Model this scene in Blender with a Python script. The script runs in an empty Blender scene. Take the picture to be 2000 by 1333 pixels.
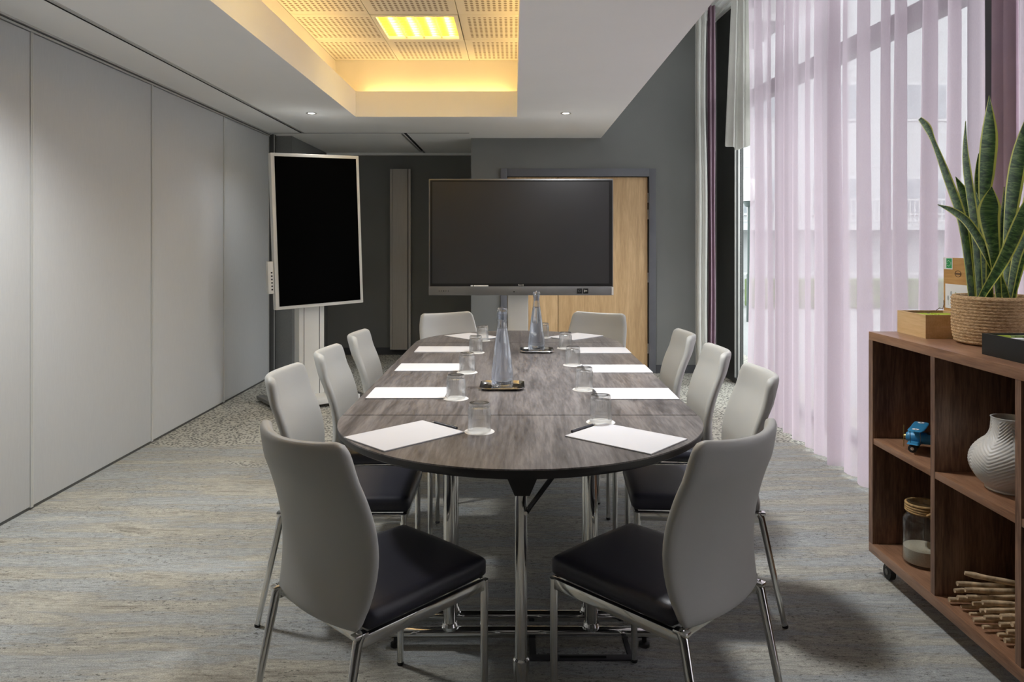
import bpy, bmesh, math, random
from mathutils import Vector, Matrix, noise as mnoise

sc = bpy.context.scene
COL = sc.collection
PI = math.pi
R = math.radians

# ------------------------------------------------------------------ camera, world, light, exposure
cam_d = bpy.data.cameras.new('camera')
cam_d.sensor_width = 36.0
cam_d.sensor_fit = 'HORIZONTAL'
cam_d.lens = 26.03
cam_d.shift_x = -0.002
cam_d.shift_y = -0.09525
cam_d.clip_start = 0.02
cam_d.clip_end = 300
cam = bpy.data.objects.new('camera', cam_d)
COL.objects.link(cam)
cam.location = (0, 0, 1.33)
cam.rotation_euler = (PI / 2, 0, 0)
sc.camera = cam

w = bpy.data.worlds.new('overcast_sky')
sc.world = w
w.use_nodes = True
wn = w.node_tree
bg = wn.nodes['Background']
bg.inputs['Color'].default_value = (0.93, 0.97, 1.0, 1)
bg.inputs['Strength'].default_value = 2.8

sc.view_settings.view_transform = 'Standard'
sc.view_settings.look = 'None'
sc.view_settings.exposure = 0.86
sc.view_settings.gamma = 1.0
sc.view_settings.use_curve_mapping = False
sc.cycles.max_bounces = 14
sc.cycles.diffuse_bounces = 6
sc.cycles.glossy_bounces = 5
sc.cycles.transmission_bounces = 12
sc.cycles.transparent_max_bounces = 32
sc.cycles.sample_clamp_indirect = 6.0
sc.cycles.use_denoising = True

SPOT_W = 92.0        # each recessed downlight
TUBE_E = 8.0         # fluorescent tubes behind the louvres
COVE_E = 15.0         # amber strip hidden on the cove ledge

# ------------------------------------------------------------------ material helpers
class NT:
    def __init__(s, name):
        s.m = bpy.data.materials.new(name)
        s.m.use_nodes = True
        s.t = s.m.node_tree
        s.b = s.t.nodes['Principled BSDF']
        s.out = s.t.nodes['Material Output']
    def n(s, typ, **kw):
        nd = s.t.nodes.new(typ)
        for k, v in kw.items():
            if k in nd.inputs.keys():
                nd.inputs[k].default_value = v
            else:
                setattr(nd, k, v)
        return nd
    def l(s, a, b):
        s.t.links.new(a, b)
    def coords(s, kind='Object', scale=(1, 1, 1), rot=(0, 0, 0)):
        tc = s.n('ShaderNodeTexCoord')
        mp = s.n('ShaderNodeMapping')
        mp.inputs['Scale'].default_value = scale
        mp.inputs['Rotation'].default_value = rot
        s.l(tc.outputs[kind], mp.inputs['Vector'])
        return mp.outputs['Vector']
    def noise(s, vec, scale=5, detail=4, rough=.55, dist=0):
        nd = s.n('ShaderNodeTexNoise')
        nd.inputs['Scale'].default_value = scale
        nd.inputs['Detail'].default_value = detail
        nd.inputs['Roughness'].default_value = rough
        nd.inputs['Distortion'].default_value = dist
        s.l(vec, nd.inputs['Vector'])
        return nd.outputs['Fac']
    def ramp(s, fac, stops, interp='LINEAR'):
        nd = s.n('ShaderNodeValToRGB')
        e = nd.color_ramp.elements
        nd.color_ramp.interpolation = interp
        while len(e) < len(stops):
            e.new(0.5)
        for i, (p, c) in enumerate(stops):
            e[i].position = p
            e[i].color = (c, c, c, 1) if isinstance(c, (int, float)) else (*c, 1)
        s.l(fac, nd.inputs['Fac'])
        return nd.outputs['Color']
    def mix(s, fac, a, b, mode='MIX'):
        nd = s.n('ShaderNodeMix', data_type='RGBA', blend_type=mode)
        for sock, v in ((nd.inputs[0], fac), (nd.inputs[6], a), (nd.inputs[7], b)):
            if hasattr(v, 'default_value') or hasattr(v, 'links'):
                s.l(v, sock)
            elif isinstance(v, tuple):
                sock.default_value = (*v, 1)
            else:
                sock.default_value = v
        return nd.outputs[2]
    def math(s, op, a, b=None):
        nd = s.n('ShaderNodeMath', operation=op)
        for sock, v in ((nd.inputs[0], a), (nd.inputs[1], b)):
            if v is None: continue
            if hasattr(v, 'links'): s.l(v, sock)
            else: sock.default_value = v
        return nd.outputs[0]
    def bump(s, h, strength=.2, dist=.002):
        nd = s.n('ShaderNodeBump', Strength=strength, Distance=dist)
        s.l(h, nd.inputs['Height'])
        s.l(nd.outputs['Normal'], s.b.inputs['Normal'])
    def col(s, v):
        if hasattr(v, 'links'): s.l(v, s.b.inputs['Base Color'])
        else: s.b.inputs['Base Color'].default_value = (*v, 1)
    def p(s, rough=None, metal=None, spec=None):
        if rough is not None: s.b.inputs['Roughness'].default_value = rough
        if metal is not None: s.b.inputs['Metallic'].default_value = metal
        if spec is not None: s.b.inputs['Specular IOR Level'].default_value = spec

def simple(name, c, rough=.5, metal=0, var=.06, scale=6, bump=0, bscale=120, spec=None, stretch=(1, 1, 1)):
    k = NT(name)
    v = k.coords(scale=stretch)
    f = k.noise(v, scale, 4)
    lo = tuple(x * (1 - var) for x in c)
    hi = tuple(min(1, x * (1 + var)) for x in c)
    k.col(k.ramp(f, [(.3, lo), (.7, hi)]))
    k.p(rough, metal, spec)
    if bump:
        k.bump(k.noise(v, bscale, 3), bump, .002)
    return k.m

def emit(name, c, e):
    k = NT(name)
    em = k.n('ShaderNodeEmission')
    em.inputs['Color'].default_value = (*c, 1)
    em.inputs['Strength'].default_value = e
    k.l(em.outputs[0], k.out.inputs['Surface'])
    return k.m

def wood(name, dark, mid, light, axis='Y', s=1.0, rough=.45, bump=.08, contrast=1.0):
    k = NT(name)
    st = {'X': (1.2, 14, 14), 'Y': (14, 1.2, 14), 'Z': (14, 14, 1.2)}[axis]
    v = k.coords(scale=tuple(q * s for q in st))
    f1 = k.noise(v, 1.6, 6, .62, .9)
    v2 = k.coords(scale=tuple(q * s * 5 for q in st))
    f2 = k.noise(v2, 2.2, 3, .6, .3)
    f = k.math('ADD', k.math('MULTIPLY', f1, .62), k.math('MULTIPLY', f2, .38))
    k.col(k.ramp(f, [(.5 - .16 / contrast, dark), (.5, mid), (.5 + .16 / contrast, light)]))
    k.p(rough)
    if bump: k.bump(f2, bump, .001)
    return k.m

def thin_glass(name, tint=(1, 1, 1), base=.05, edge=.75, power=3.0, rough=.02):
    k = NT(name)
    k.t.nodes.remove(k.b)
    tr = k.n('ShaderNodeBsdfTransparent'); tr.inputs['Color'].default_value = (*tint, 1)
    gl = k.n('ShaderNodeBsdfGlossy'); gl.inputs['Roughness'].default_value = rough
    lw = k.n('ShaderNodeLayerWeight', Blend=.5)
    f = k.math('ADD', k.math('MULTIPLY', k.math('POWER', lw.outputs['Facing'], power), edge), base)
    mx = k.n('ShaderNodeMixShader')
    k.l(f, mx.inputs[0]); k.l(tr.outputs[0], mx.inputs[1]); k.l(gl.outputs[0], mx.inputs[2])
    k.l(mx.outputs[0], k.out.inputs['Surface'])
    return k.m

def wet_glass(name, tint, mixv, ior=1.45):
    m = thin_glass(name, tint, .05, .75, 2.4)
    t = m.node_tree
    out = t.nodes['Material Output']
    src = out.inputs['Surface'].links[0].from_socket
    g = t.nodes.new('ShaderNodeBsdfGlass'); g.inputs['IOR'].default_value = ior; g.inputs['Roughness'].default_value = .0
    g.inputs['Color'].default_value = (*tint, 1)
    mx = t.nodes.new('ShaderNodeMixShader'); mx.inputs[0].default_value = mixv
    t.links.new(src, mx.inputs[1]); t.links.new(g.outputs[0], mx.inputs[2]); t.links.new(mx.outputs[0], out.inputs['Surface'])
    return m

def fabric_sheer(name, c, clear, trans):
    k = NT(name)
    k.t.nodes.remove(k.b)
    v = k.coords(scale=(1, 1, 1))
    wv = k.noise(k.coords(scale=(260, 260, 30)), 3, 2)
    cc = k.ramp(wv, [(.3, tuple(x * .93 for x in c)), (.7, c)])
    df = k.n('ShaderNodeBsdfDiffuse'); k.l(cc, df.inputs['Color'])
    tl = k.n('ShaderNodeBsdfTranslucent'); k.l(cc, tl.inputs['Color'])
    tr = k.n('ShaderNodeBsdfTransparent')
    m1 = k.n('ShaderNodeMixShader'); m1.inputs[0].default_value = trans
    k.l(df.outputs[0], m1.inputs[1]); k.l(tl.outputs[0], m1.inputs[2])
    m2 = k.n('ShaderNodeMixShader')
    lw = k.n('ShaderNodeLayerWeight', Blend=.5)
    f = k.math('MULTIPLY', k.math('POWER', k.math('SUBTRACT', 1.0, lw.outputs['Facing']), 1.6), clear)
    k.l(f, m2.inputs[0])
    k.l(m1.outputs[0], m2.inputs[1]); k.l(tr.outputs[0], m2.inputs[2])
    k.l(m2.outputs[0], k.out.inputs['Surface'])
    return k.m

# ------------------------------------------------------------------ materials
M = {}
def mk_carpet():
    k = NT('carpet')
    warp = k.n('ShaderNodeTexNoise'); warp.inputs['Scale'].default_value = 2.2; warp.inputs['Detail'].default_value = 4
    k.l(k.coords(scale=(1, 2.5, 1)), warp.inputs['Vector'])
    wsc = k.n('ShaderNodeVectorMath', operation='MULTIPLY'); wsc.inputs[1].default_value = (.5, .07, 0)
    k.l(warp.outputs['Color'], wsc.inputs[0])
    wad = k.n('ShaderNodeVectorMath', operation='ADD'); k.l(k.coords(), wad.inputs[0]); k.l(wsc.outputs[0], wad.inputs[1])
    def wc(sx, sy):
        mp = k.n('ShaderNodeMapping'); mp.inputs['Scale'].default_value = (sx, sy, 1); k.l(wad.outputs[0], mp.inputs['Vector']); return mp.outputs['Vector']
    a = k.noise(wc(.9, 6.5), 1.3, 5, .68)
    base = k.ramp(a, [(.30, (.20, .19, .165)), (.41, (.345, .335, .295)), (.48, (.28, .275, .25)), (.55, (.275, .29, .295)), (.63, (.31, .32, .315)), (.72, (.37, .36, .32))])
    b = k.noise(wc(8, 36), 2.0, 7, .8)
    base = k.mix(1.0, base, k.ramp(b, [(.30, .70), (.44, .95), (.56, 1.04), (.72, 1.25)]), 'MULTIPLY')
    g = k.noise(k.coords(scale=(1, 1.4, 1)), 200, 4, .8)
    base = k.mix(1.0, base, k.ramp(g, [(.3, .55), (.7, 1.38)]), 'MULTIPLY')
    mo = k.noise(wc(16, 55), 1.6, 5, .75)
    base = k.mix(1.0, base, k.ramp(mo, [(.34, .62), (.46, .96), (.58, 1.05), (.70, 1.32)]), 'MULTIPLY')
    # dark pile flecks gathered in patches
    patch = k.ramp(k.noise(k.coords(scale=(1.2, 3.2, 1)), 1.9, 3), [(.42, 0.0), (.58, 1.0)])
    fl = k.ramp(k.noise(k.coords(scale=(30, 58, 1)), 1.5, 4, .7), [(.575, 0.0), (.62, 1.0)])
    base = k.mix(k.math('MULTIPLY', k.math('MULTIPLY', patch, fl), .8), base, (.06, .06, .055))
    # pebble-patterned carpet at the far end of the room
    vo = k.n('ShaderNodeTexVoronoi', feature='F1'); vo.inputs['Scale'].default_value = 52
    vo.inputs['Randomness'].default_value = 1.0
    wob = k.n('ShaderNodeVectorMath', operation='ADD')
    k.l(k.coords(scale=(1, 1.0, 1)), wob.inputs[0])
    nn = k.n('ShaderNodeTexNoise'); nn.inputs['Scale'].default_value = 26
    sc_ = k.n('ShaderNodeVectorMath', operation='SCALE'); sc_.inputs['Scale'].default_value = .035
    k.l(nn.outputs['Color'], sc_.inputs[0]); k.l(sc_.outputs[0], wob.inputs[1])
    k.l(wob.outputs[0], vo.inputs['Vector'])
    peb = k.ramp(vo.outputs['Distance'], [(.34, (.105, .105, .10)), (.52, (.36, .355, .32))])
    pos = k.n('ShaderNodeSeparateXYZ'); k.l(k.coords(), pos.inputs[0])
    edge = k.math('ADD', pos.outputs['Y'], k.math('MULTIPLY', k.noise(k.coords(scale=(.7, 2.2, 1)), 1.4, 4), 2.4))
    far = k.ramp(k.math('MULTIPLY', edge, .1), [(.588, 0.0), (.612, 1.0)])
    base = k.mix(far, base, peb)
    base = k.mix(1.0, base, (1.22, 1.21, 1.18), 'MULTIPLY')
    k.col(base)
    k.p(.95, spec=.15)
    k.bump(g, .5, .004)
    return k.m
M['carpet'] = mk_carpet()
M['ceiling'] = simple('ceiling_paint', (.95, .95, .935), .8, var=.012, scale=2)
M['cove'] = simple('cove_paint', (.78, .76, .72), .8, var=.012, scale=2)
M['roof'] = simple('roof_board', (.3, .3, .3), .9)
def mk_panel():
    k = NT('partition_fabric')
    f = k.noise(k.coords(scale=(1, 70, 2)), 8, 3)
    k.col(k.ramp(f, [(.3, (.50, .51, .512)), (.7, (.545, .555, .553))]))
    k.p(.75, spec=.25)
    k.bump(k.noise(k.coords(scale=(1, 1, .25)), 500, 2), .12, .001)
    return k.m
M['panel'] = mk_panel()
M['alu'] = simple('aluminium', (.62, .62, .60), .38, .85, var=.05)
M['profile'] = simple('anodised_profile', (.58, .58, .56), .45, .15, var=.03)
M['dark_alu'] = simple('dark_aluminium', (.12, .12, .115), .45, .6)
M['black'] = simple('black_gap', (.006, .006, .006), .9)
def mk_wallpaper():
    k = NT('grey_wallcovering')
    f = k.noise(k.coords(scale=(60, 60, 240)), 2.5, 3, .7)
    g = k.noise(k.coords(), 1.2, 3)
    c = k.ramp(f, [(.3, (.165, .167, .16)), (.7, (.225, .228, .22))])
    k.col(k.mix(1.0, c, k.ramp(g, [(.3, .92), (.7, 1.08)]), 'MULTIPLY'))
    k.p(.8, spec=.3)
    k.bump(f, .25, .002)
    return k.m
M['wallpaper'] = mk_wallpaper()
M['rear'] = simple('rear_wall_paint', (.14, .14, .137), .8)  # for unseen walls, kept dark to soak up bounce behind the camera
M['base'] = simple('baseboard_paint', (.055, .056, .062), .55)
M['frame'] = simple('door_frame_paint', (.125, .127, .142), .5)
M['oak'] = wood('door_oak', (.45, .285, .135), (.57, .375, .19), (.68, .47, .25), 'Z', .55, .5, .05)
M['walnut'] = wood('shelf_walnut', (.10, .055, .036), (.20, .115, .075), (.33, .20, .135), 'Z', 1.1, .38, .04, 1.25)
M['walnut_y'] = wood('shelf_walnut_long', (.15, .075, .042), (.255, .135, .078), (.35, .20, .12), 'Y', 1.1, .33, .04)
M['table'] = wood('table_wood', (.075, .066, .064), (.150, .136, .132), (.245, .225, .216), 'Y', .8, .30, .12, 1.35)
M['edge'] = simple('table_edge_black', (.018, .017, .017), .4)
M['chrome'] = simple('chrome', (.72, .72, .70), .09, 1.0, var=.02)
M['jamb_steel'] = simple('satin_jamb_metal', (.48, .45, .41), .4, .25, var=.06, scale=4, stretch=(40, 40, 1))
M['steel'] = simple('brushed_steel', (.55, .53, .50), .32, 1.0, var=.08, scale=4, stretch=(40, 40, 1))
M['tray'] = simple('polished_tray_steel', (.78, .78, .77), .10, 1.0, var=.02)
M['grey_leather'] = simple('light_grey_leather', (.435, .435, .412), .50, var=.025, scale=3, bump=.08, bscale=420, spec=.4)
M['navy_leather'] = simple('blue_black_leather', (.030, .030, .043), .42, var=.10, scale=5, bump=.10, bscale=420)
M['rubber'] = simple('black_rubber', (.02, .02, .02), .6)
M['paper'] = simple('white_paper', (.67, .667, .685), .7, var=.01)
M['coaster'] = simple('coaster_paper', (.76, .75, .72), .8, var=.02)
M['pen_dark'] = simple('dark_pen_plastic', (.045, .045, .055), .35)
M['pen_white'] = simple('white_pen_plastic', (.75, .75, .76), .35)
M['screen'] = simple('screen_glass', (.020, .020, .021), .40, var=.03, spec=.9)
M['screen_off'] = simple('screen_black', (.0012, .0012, .0013), .6, var=.02, spec=.02)
M['bezel'] = simple('screen_bezel', (.012, .012, .012), .35)
M['silver_plastic'] = simple('silver_plastic', (.20, .20, .20), .45, .3)
M['bezel_grey'] = simple('display_rim_grey', (.16, .16, .16), .45, .2)
M['white_plastic'] = simple('white_plastic', (.72, .72, .69), .42, var=.02)
M['grey_metal'] = simple('grey_powder_coat', (.18, .18, .175), .5, .2)
M['glass'] = wet_glass('tumbler_glass', (.99, .995, .995), .28)
M['jar_glass'] = thin_glass('jar_glass', (.95, .96, .95), .04, .6, 2.6)
M['bottle'] = wet_glass('bottle_glass', (.93, .955, .995), .35)
M['pane'] = thin_glass('window_glass', (.95, .955, .95), .03, .5, 4.0)
def mk_water():
    k = NT('water')
    k.b.inputs['Base Color'].default_value = (.88, .92, .98, 1)
    k.b.inputs['Transmission Weight'].default_value = 1
    k.b.inputs['IOR'].default_value = 1.20
    k.p(.0)
    nd = k.noise(k.coords(), 3, 2)
    k.l(k.ramp(nd, [(0, (.86, .91, .98)), (1, (.90, .94, .99))]), k.b.inputs['Base Color'])
    return k.m
M['water'] = mk_water()
M['sheer'] = fabric_sheer('mauve_sheer', (.635, .54, .60), .38, .60)
M['mauve'] = simple('mauve_drape', (.42, .30, .36), .85, bump=.2, bscale=300)
M['grey_drape'] = simple('grey_drape', (.76, .75, .715), .85, bump=.2, bscale=300)
M['win_frame'] = simple('window_frame_dark', (.030, .032, .030), .35, .2)
M['win_alu'] = simple('window_frame_silver', (.42, .42, .40), .45, .5)
M['tube'] = emit('fluorescent_tube', (1.0, .82, .40), TUBE_E)
M['louvre'] = simple('louvre_reflector', (.95, .80, .40), .22, .85, var=.05)
M['cove_strip'] = emit('amber_strip', (1.0, .62, .20), COVE_E)
M['lamp'] = emit('downlight_lamp', (1.0, .95, .86), 14.0)
def mk_tile():
    k = NT('perforated_tile')
    v = k.coords()
    s = k.n('ShaderNodeSeparateXYZ'); k.l(v, s.inputs[0])
    def cell(o):
        f = k.math('FRACT', k.math('ADD', k.math('DIVIDE', o, .0375), 20.0))
        d = k.math('SUBTRACT', f, .5)
        return k.math('MULTIPLY', d, d)
    rr = k.math('ADD', cell(s.outputs['X']), cell(s.outputs['Y']))
    hole = k.math('LESS_THAN', rr, .088)
    mx = k.math('LESS_THAN', k.math('ABSOLUTE', s.outputs['X']), .2625)
    my = k.math('LESS_THAN', k.math('ABSOLUTE', s.outputs['Y']), .2625)
    m = k.math('MULTIPLY', hole, k.math('MULTIPLY', mx, my))
    k.col(k.mix(m, (.72, .70, .66), (.22, .19, .15)))
    k.p(.8)
    return k.m
M['tile'] = mk_tile()

# ------------------------------------------------------------------ mesh helpers
def box(bm, x0, x1, y0, y1, z0, z1, bev=0, seg=2):
    g = bmesh.ops.create_cube(bm, size=1)
    vs = g['verts']
    for v in vs:
        v.co = Vector(((x0 + x1) / 2 + v.co.x * (x1 - x0), (y0 + y1) / 2 + v.co.y * (y1 - y0), (z0 + z1) / 2 + v.co.z * (z1 - z0)))
    if bev:
        es = list({e for v in vs for e in v.link_edges})
        bmesh.ops.bevel(bm, geom=es, offset=bev, segments=seg, affect='EDGES', profile=.6)

def tube(bm, pts, rad, seg=12, cap=True, ell=None):
    pts = [Vector(p) for p in pts]
    if not isinstance(rad, (list, tuple)): rad = [rad] * len(pts)
    rings = []
    t0 = (pts[1] - pts[0]).normalized()
    up = Vector((0, 0, 1)) if abs(t0.z) < .9 else Vector((0, 1, 0))
    a = t0.cross(up).normalized()
    for i, p in enumerate(pts):
        if i == 0: t = t0
        elif i == len(pts) - 1: t = (pts[i] - pts[i - 1]).normalized()
        else: t = ((pts[i] - pts[i - 1]).normalized() + (pts[i + 1] - pts[i]).normalized()).normalized()
        a = (a - t * a.dot(t)).normalized()
        b = t.cross(a)
        kx, ky = ell or (1, 1)
        rings.append([bm.verts.new(p + (a * math.cos(2 * PI * j / seg) * kx + b * math.sin(2 * PI * j / seg) * ky) * rad[i]) for j in range(seg)])
    for r0, r1 in zip(rings, rings[1:]):
        for j in range(seg):
            bm.faces.new((r0[j], r0[(j + 1) % seg], r1[(j + 1) % seg], r1[j]))
    if cap:
        bm.faces.new(list(reversed(rings[0]))); bm.faces.new(rings[-1])

def lathe(bm, prof, seg=48, f=None, c=(0, 0, 0), closed=False):
    rings = []
    for i, (r, z) in enumerate(prof):
        if r < 1e-6:
            rings.append([bm.verts.new((c[0], c[1], c[2] + z))])
        else:
            ring = []
            for j in range(seg):
                th = 2 * PI * j / seg
                rr = r + (f(th, z, i) if f else 0)
                ring.append(bm.verts.new((c[0] + rr * math.cos(th), c[1] + rr * math.sin(th), c[2] + z)))
            rings.append(ring)
    pairs = list(zip(rings, rings[1:]))
    if closed: pairs.append((rings[-1], rings[0]))
    for r0, r1 in pairs:
        if len(r0) == 1 and len(r1) == 1: continue
        for j in range(seg):
            q = (j + 1) % seg
            if len(r0) == 1: bm.faces.new((r0[0], r1[q], r1[j]))
            elif len(r1) == 1: bm.faces.new((r0[j], r0[q], r1[0]))
            else: bm.faces.new((r0[j], r0[q], r1[q], r1[j]))

def prism(bm, poly, z0, z1):
    a = [bm.verts.new((x, y, z0)) for x, y in poly]
    b = [bm.verts.new((x, y, z1)) for x, y in poly]
    n = len(poly)
    bm.faces.new(list(reversed(a))); bm.faces.new(b)
    for i in range(n):
        bm.faces.new((a[i], a[(i + 1) % n], b[(i + 1) % n], b[i]))

def cushion(bm, n, fn, rc=.25, pw=10, q=2.2, corners=(1, 1)):
    """closed pillow: fn(a, b, s) -> point, s = signed half thickness factor; rc = corner radius share (top, bottom)"""
    ts = [math.sin((i / n * 2 - 1) * PI / 2) for i in range(n + 1)]
    def rnd(a, b):
        r = rc * (corners[0] if b > 0 else corners[1])
        if r > 0 and abs(a) > 1 - r and abs(b) > 1 - r:
            p = (abs(a) - 1 + r) / r; s = (abs(b) - 1 + r) / r
            p2 = p * math.sqrt(1 - s * s / 2); s2 = s * math.sqrt(1 - p * p / 2)
            return math.copysign(1 - r + r * p2, a), math.copysign(1 - r + r * s2, b)
        return a, b
    F = {}; B = {}
    for i, a in enumerate(ts):
        for j, b in enumerate(ts):
            e = max(abs(a), abs(b))
            h = max(0, 1 - e ** pw) ** (1 / q)
            ra, rb = rnd(a, b)
            F[i, j] = bm.verts.new(fn(ra, rb, h))
            B[i, j] = F[i, j] if e > .9999 else bm.verts.new(fn(ra, rb, -h))
    for i in range(n):
        for j in range(n):
            bm.faces.new((F[i, j], F[i + 1, j], F[i + 1, j + 1], F[i, j + 1]))
            bm.faces.new((B[i, j], B[i, j + 1], B[i + 1, j + 1], B[i + 1, j]))

def obj(name, bm, mat, parent=None, smooth=35, loc=None, rot=None):
    me = bpy.data.meshes.new(name)
    bmesh.ops.recalc_face_normals(bm, faces=bm.faces)
    bm.to_mesh(me); bm.free()
    if smooth is not None:
        me.polygons.foreach_set('use_smooth', [True] * len(me.polygons))
        me.set_sharp_from_angle(angle=R(smooth))
    o = bpy.data.objects.new(name, me)
    COL.objects.link(o)
    if mat: me.materials.append(M[mat] if isinstance(mat, str) else mat)
    if parent is not None: o.parent = parent
    if loc: o.location = loc
    if rot: o.rotation_euler = rot
    return o

def B(name, mat, parent, *boxes, bev=0, **kw):
    bm = bmesh.new()
    for b in boxes: box(bm, *b, bev=bev)
    return obj(name, bm, mat, parent, **kw)

def T(name, mat, parent, pts, rad, seg=12, **kw):
    bm = bmesh.new(); tube(bm, pts, rad, seg, **{k: kw.pop(k) for k in ('cap', 'ell') if k in kw})
    return obj(name, bm, mat, parent, **kw)

def thing(name, label, cat, loc=(0, 0, 0), rz=0, group=None):
    o = bpy.data.objects.new(name, None)
    COL.objects.link(o)
    o.empty_display_size = .1
    o.location = loc; o.rotation_euler = (0, 0, rz)
    return tag(o, label, cat, group)

def tag(o, label, cat, group=None):
    o['label'] = label; o['category'] = cat
    if group: o['group'] = group
    return o

def struct(o, label=None):
    o['kind'] = 'structure'
    if label: o['label'] = label
    return o

def holder(name, label=None):
    o = bpy.data.objects.new(name, None)
    COL.objects.link(o)
    return struct(o, label)

def dup(o, parent=None):
    c = o.copy(); COL.objects.link(c); c.parent = parent
    for ch in list(o.children): dup(ch, c)
    return c

def text_mesh(name, s, size, mat, parent, loc, rot, depth=.0004):
    cu = bpy.data.curves.new(name, 'FONT')
    cu.body = s; cu.size = size; cu.align_x = 'CENTER'; cu.align_y = 'CENTER'; cu.extrude = depth
    tmp = bpy.data.objects.new(name, cu)
    COL.objects.link(tmp)
    dg = bpy.context.evaluated_depsgraph_get()
    me = bpy.data.meshes.new_from_object(tmp.evaluated_get(dg))
    bpy.data.objects.remove(tmp)
    o = bpy.data.objects.new(name, me); COL.objects.link(o)
    me.materials.clear(); me.materials.append(M[mat])
    o.parent = parent; o.location = loc; o.rotation_euler = rot
    return o

# ------------------------------------------------------------------ the room
CZ = 2.413           # main ceiling
BZ = 3.62            # ceiling of the window bay
XL = -2.413          # movable partition
REAR = -2.6
struct(B('floor', 'carpet', None, (-2.75, 2.75, REAR - .1, 9.1, -.06, 0), smooth=None), 'grey and beige streaked carpet with dark pebble flecks at the far end')

# partition on the left: separate hung panels, aluminium edge profiles
wl = holder('wall_left', 'pale grey movable partition of tall hung panels')
B('backing', 'dark_alu', wl, (XL - .14, XL - .06, REAR, 7.50, 0, BZ + .1), smooth=None)
seams = [REAR, -1.33, -.07, 1.19, 2.45, 3.70, 4.93, 6.15, 7.27]
for a, b in zip(seams, seams[1:]):
    B('partition_panel', 'panel', wl, (XL - .06, XL, a + .009, b - .009, .016, CZ - .028), bev=.003)
for s in seams[1:]:
    B('edge_profile', 'profile', wl, (XL - .06, XL + .006, s - .009, s - .001, .012, CZ - .026), (XL - .06, XL + .006, s + .001, s + .009, .012, CZ - .026), smooth=None)
B('bottom_seal', 'dark_alu', wl, (XL - .058, XL - .004, REAR, 7.27, 0, .016), smooth=None)
B('head_track', 'alu', wl, (XL - .06, XL + .010, REAR, 7.30, CZ - .026, CZ - .016), (XL - .06, XL + .022, REAR, 7.30, CZ - .010, CZ), smooth=None)
B('head_gap', 'dark_alu', wl, (XL - .06, XL + .004, REAR, 7.30, CZ - .016, CZ - .010), smooth=None)
jb = holder('trim_1', 'dark metal end post where the partition closes')
B('end_post', 'dark_alu', jb, (XL - .06, XL + .045, 7.30, 7.36, 0, CZ), smooth=None)
B('post_edge', 'alu', jb, (XL + .045, XL + .05, 7.298, 7.31, 0, CZ), smooth=None)

# alcove behind the partition's end
wa = holder('wall_alcove', 'dark grey walls of the storage alcove')
B('return_face', 'wallpaper', wa, (XL - .2, -2.23, 7.43, 7.50, 0, BZ + .1), smooth=None)
B('side_face', 'wallpaper', wa, (-2.33, -2.23, 7.50, 8.86, 0, BZ + .1), smooth=None)
B('back_face', 'wallpaper', wa, (-2.33, -.40, 8.86, 8.96, 0, BZ + .1), smooth=None)
B('door_side_face', 'wallpaper', wa, (-.4415, -.36, 7.66, 8.86, 0, BZ + .1), smooth=None)
struct(B('baseboard_alcove', 'base', None, (-2.228, -.445, 8.845, 8.859, 0, .085), smooth=None))

t = holder('trim_2', 'brushed metal vertical jamb profile on the alcove wall')
B('face_plate', 'jamb_steel', t, (-1.445, -1.265, 8.78, 8.80, .07, 2.215), bev=.003)
B('side_flange', 'jamb_steel', t, (-1.472, -1.449, 8.79, 8.86, .07, 2.215), (-1.255, -1.228, 8.79, 8.86, .07, 2.215), smooth=None)
B('body', 'dark_alu', t, (-1.449, -1.255, 8.802, 8.86, .07, 2.21), smooth=None)

# wall with the double door
wb = holder('wall_back', 'charcoal textured wall around the oak door')
DX0, DX1, DZ = -.085, 1.395, 2.03
B('wall_face', 'wallpaper', wb, (-.4415, DX0, 7.6, 7.72, 0, BZ + .1), (DX1, 2.13, 7.6, 7.72, 0, BZ + .1), (DX0, DX1, 7.6, 7.72, DZ, BZ + .1), smooth=None)
B('door_backing', 'black', wb, (DX0, DX1, 7.70, 7.72, 0, DZ), smooth=None)
d = holder('door_1', 'oak double door in a blue-grey frame')
B('architrave', 'frame', d, (-.138, DX0 + .012, 7.575, 7.64, 0, 2.098), (DX1 - .012, 1.452, 7.575, 7.64, 0, 2.098), (DX0 + .012, DX1 - .012, 7.575, 7.64, DZ - .012, 2.098), bev=.002)
lf = B('door_leaf', 'oak', d, (DX0 + .016, .4495, 7.615, 7.66, .008, DZ - .018), bev=.002)
rf = B('door_leaf', 'oak', d, (.4555, DX1 - .022, 7.615, 7.66, .008, DZ - .018), bev=.002)
for z in (1.80, 1.63, .98, .25):
    T('hinge', 'steel', rf, [(DX1 - .017, 7.608, z - .05), (DX1 - .017, 7.608, z + .05)], .008, 10)
struct(B('baseboard_back', 'base', None, (DX1 + .06, 2.05, 7.585, 7.599, 0, .085), (-.44, -.14, 7.585, 7.599, 0, .085), smooth=None))

# rear wall behind the camera closes the room
struct(B('wall_rear', 'rear', None, (-2.75, 2.9, REAR - .1, REAR, 0, BZ + .1), smooth=None))

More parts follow.
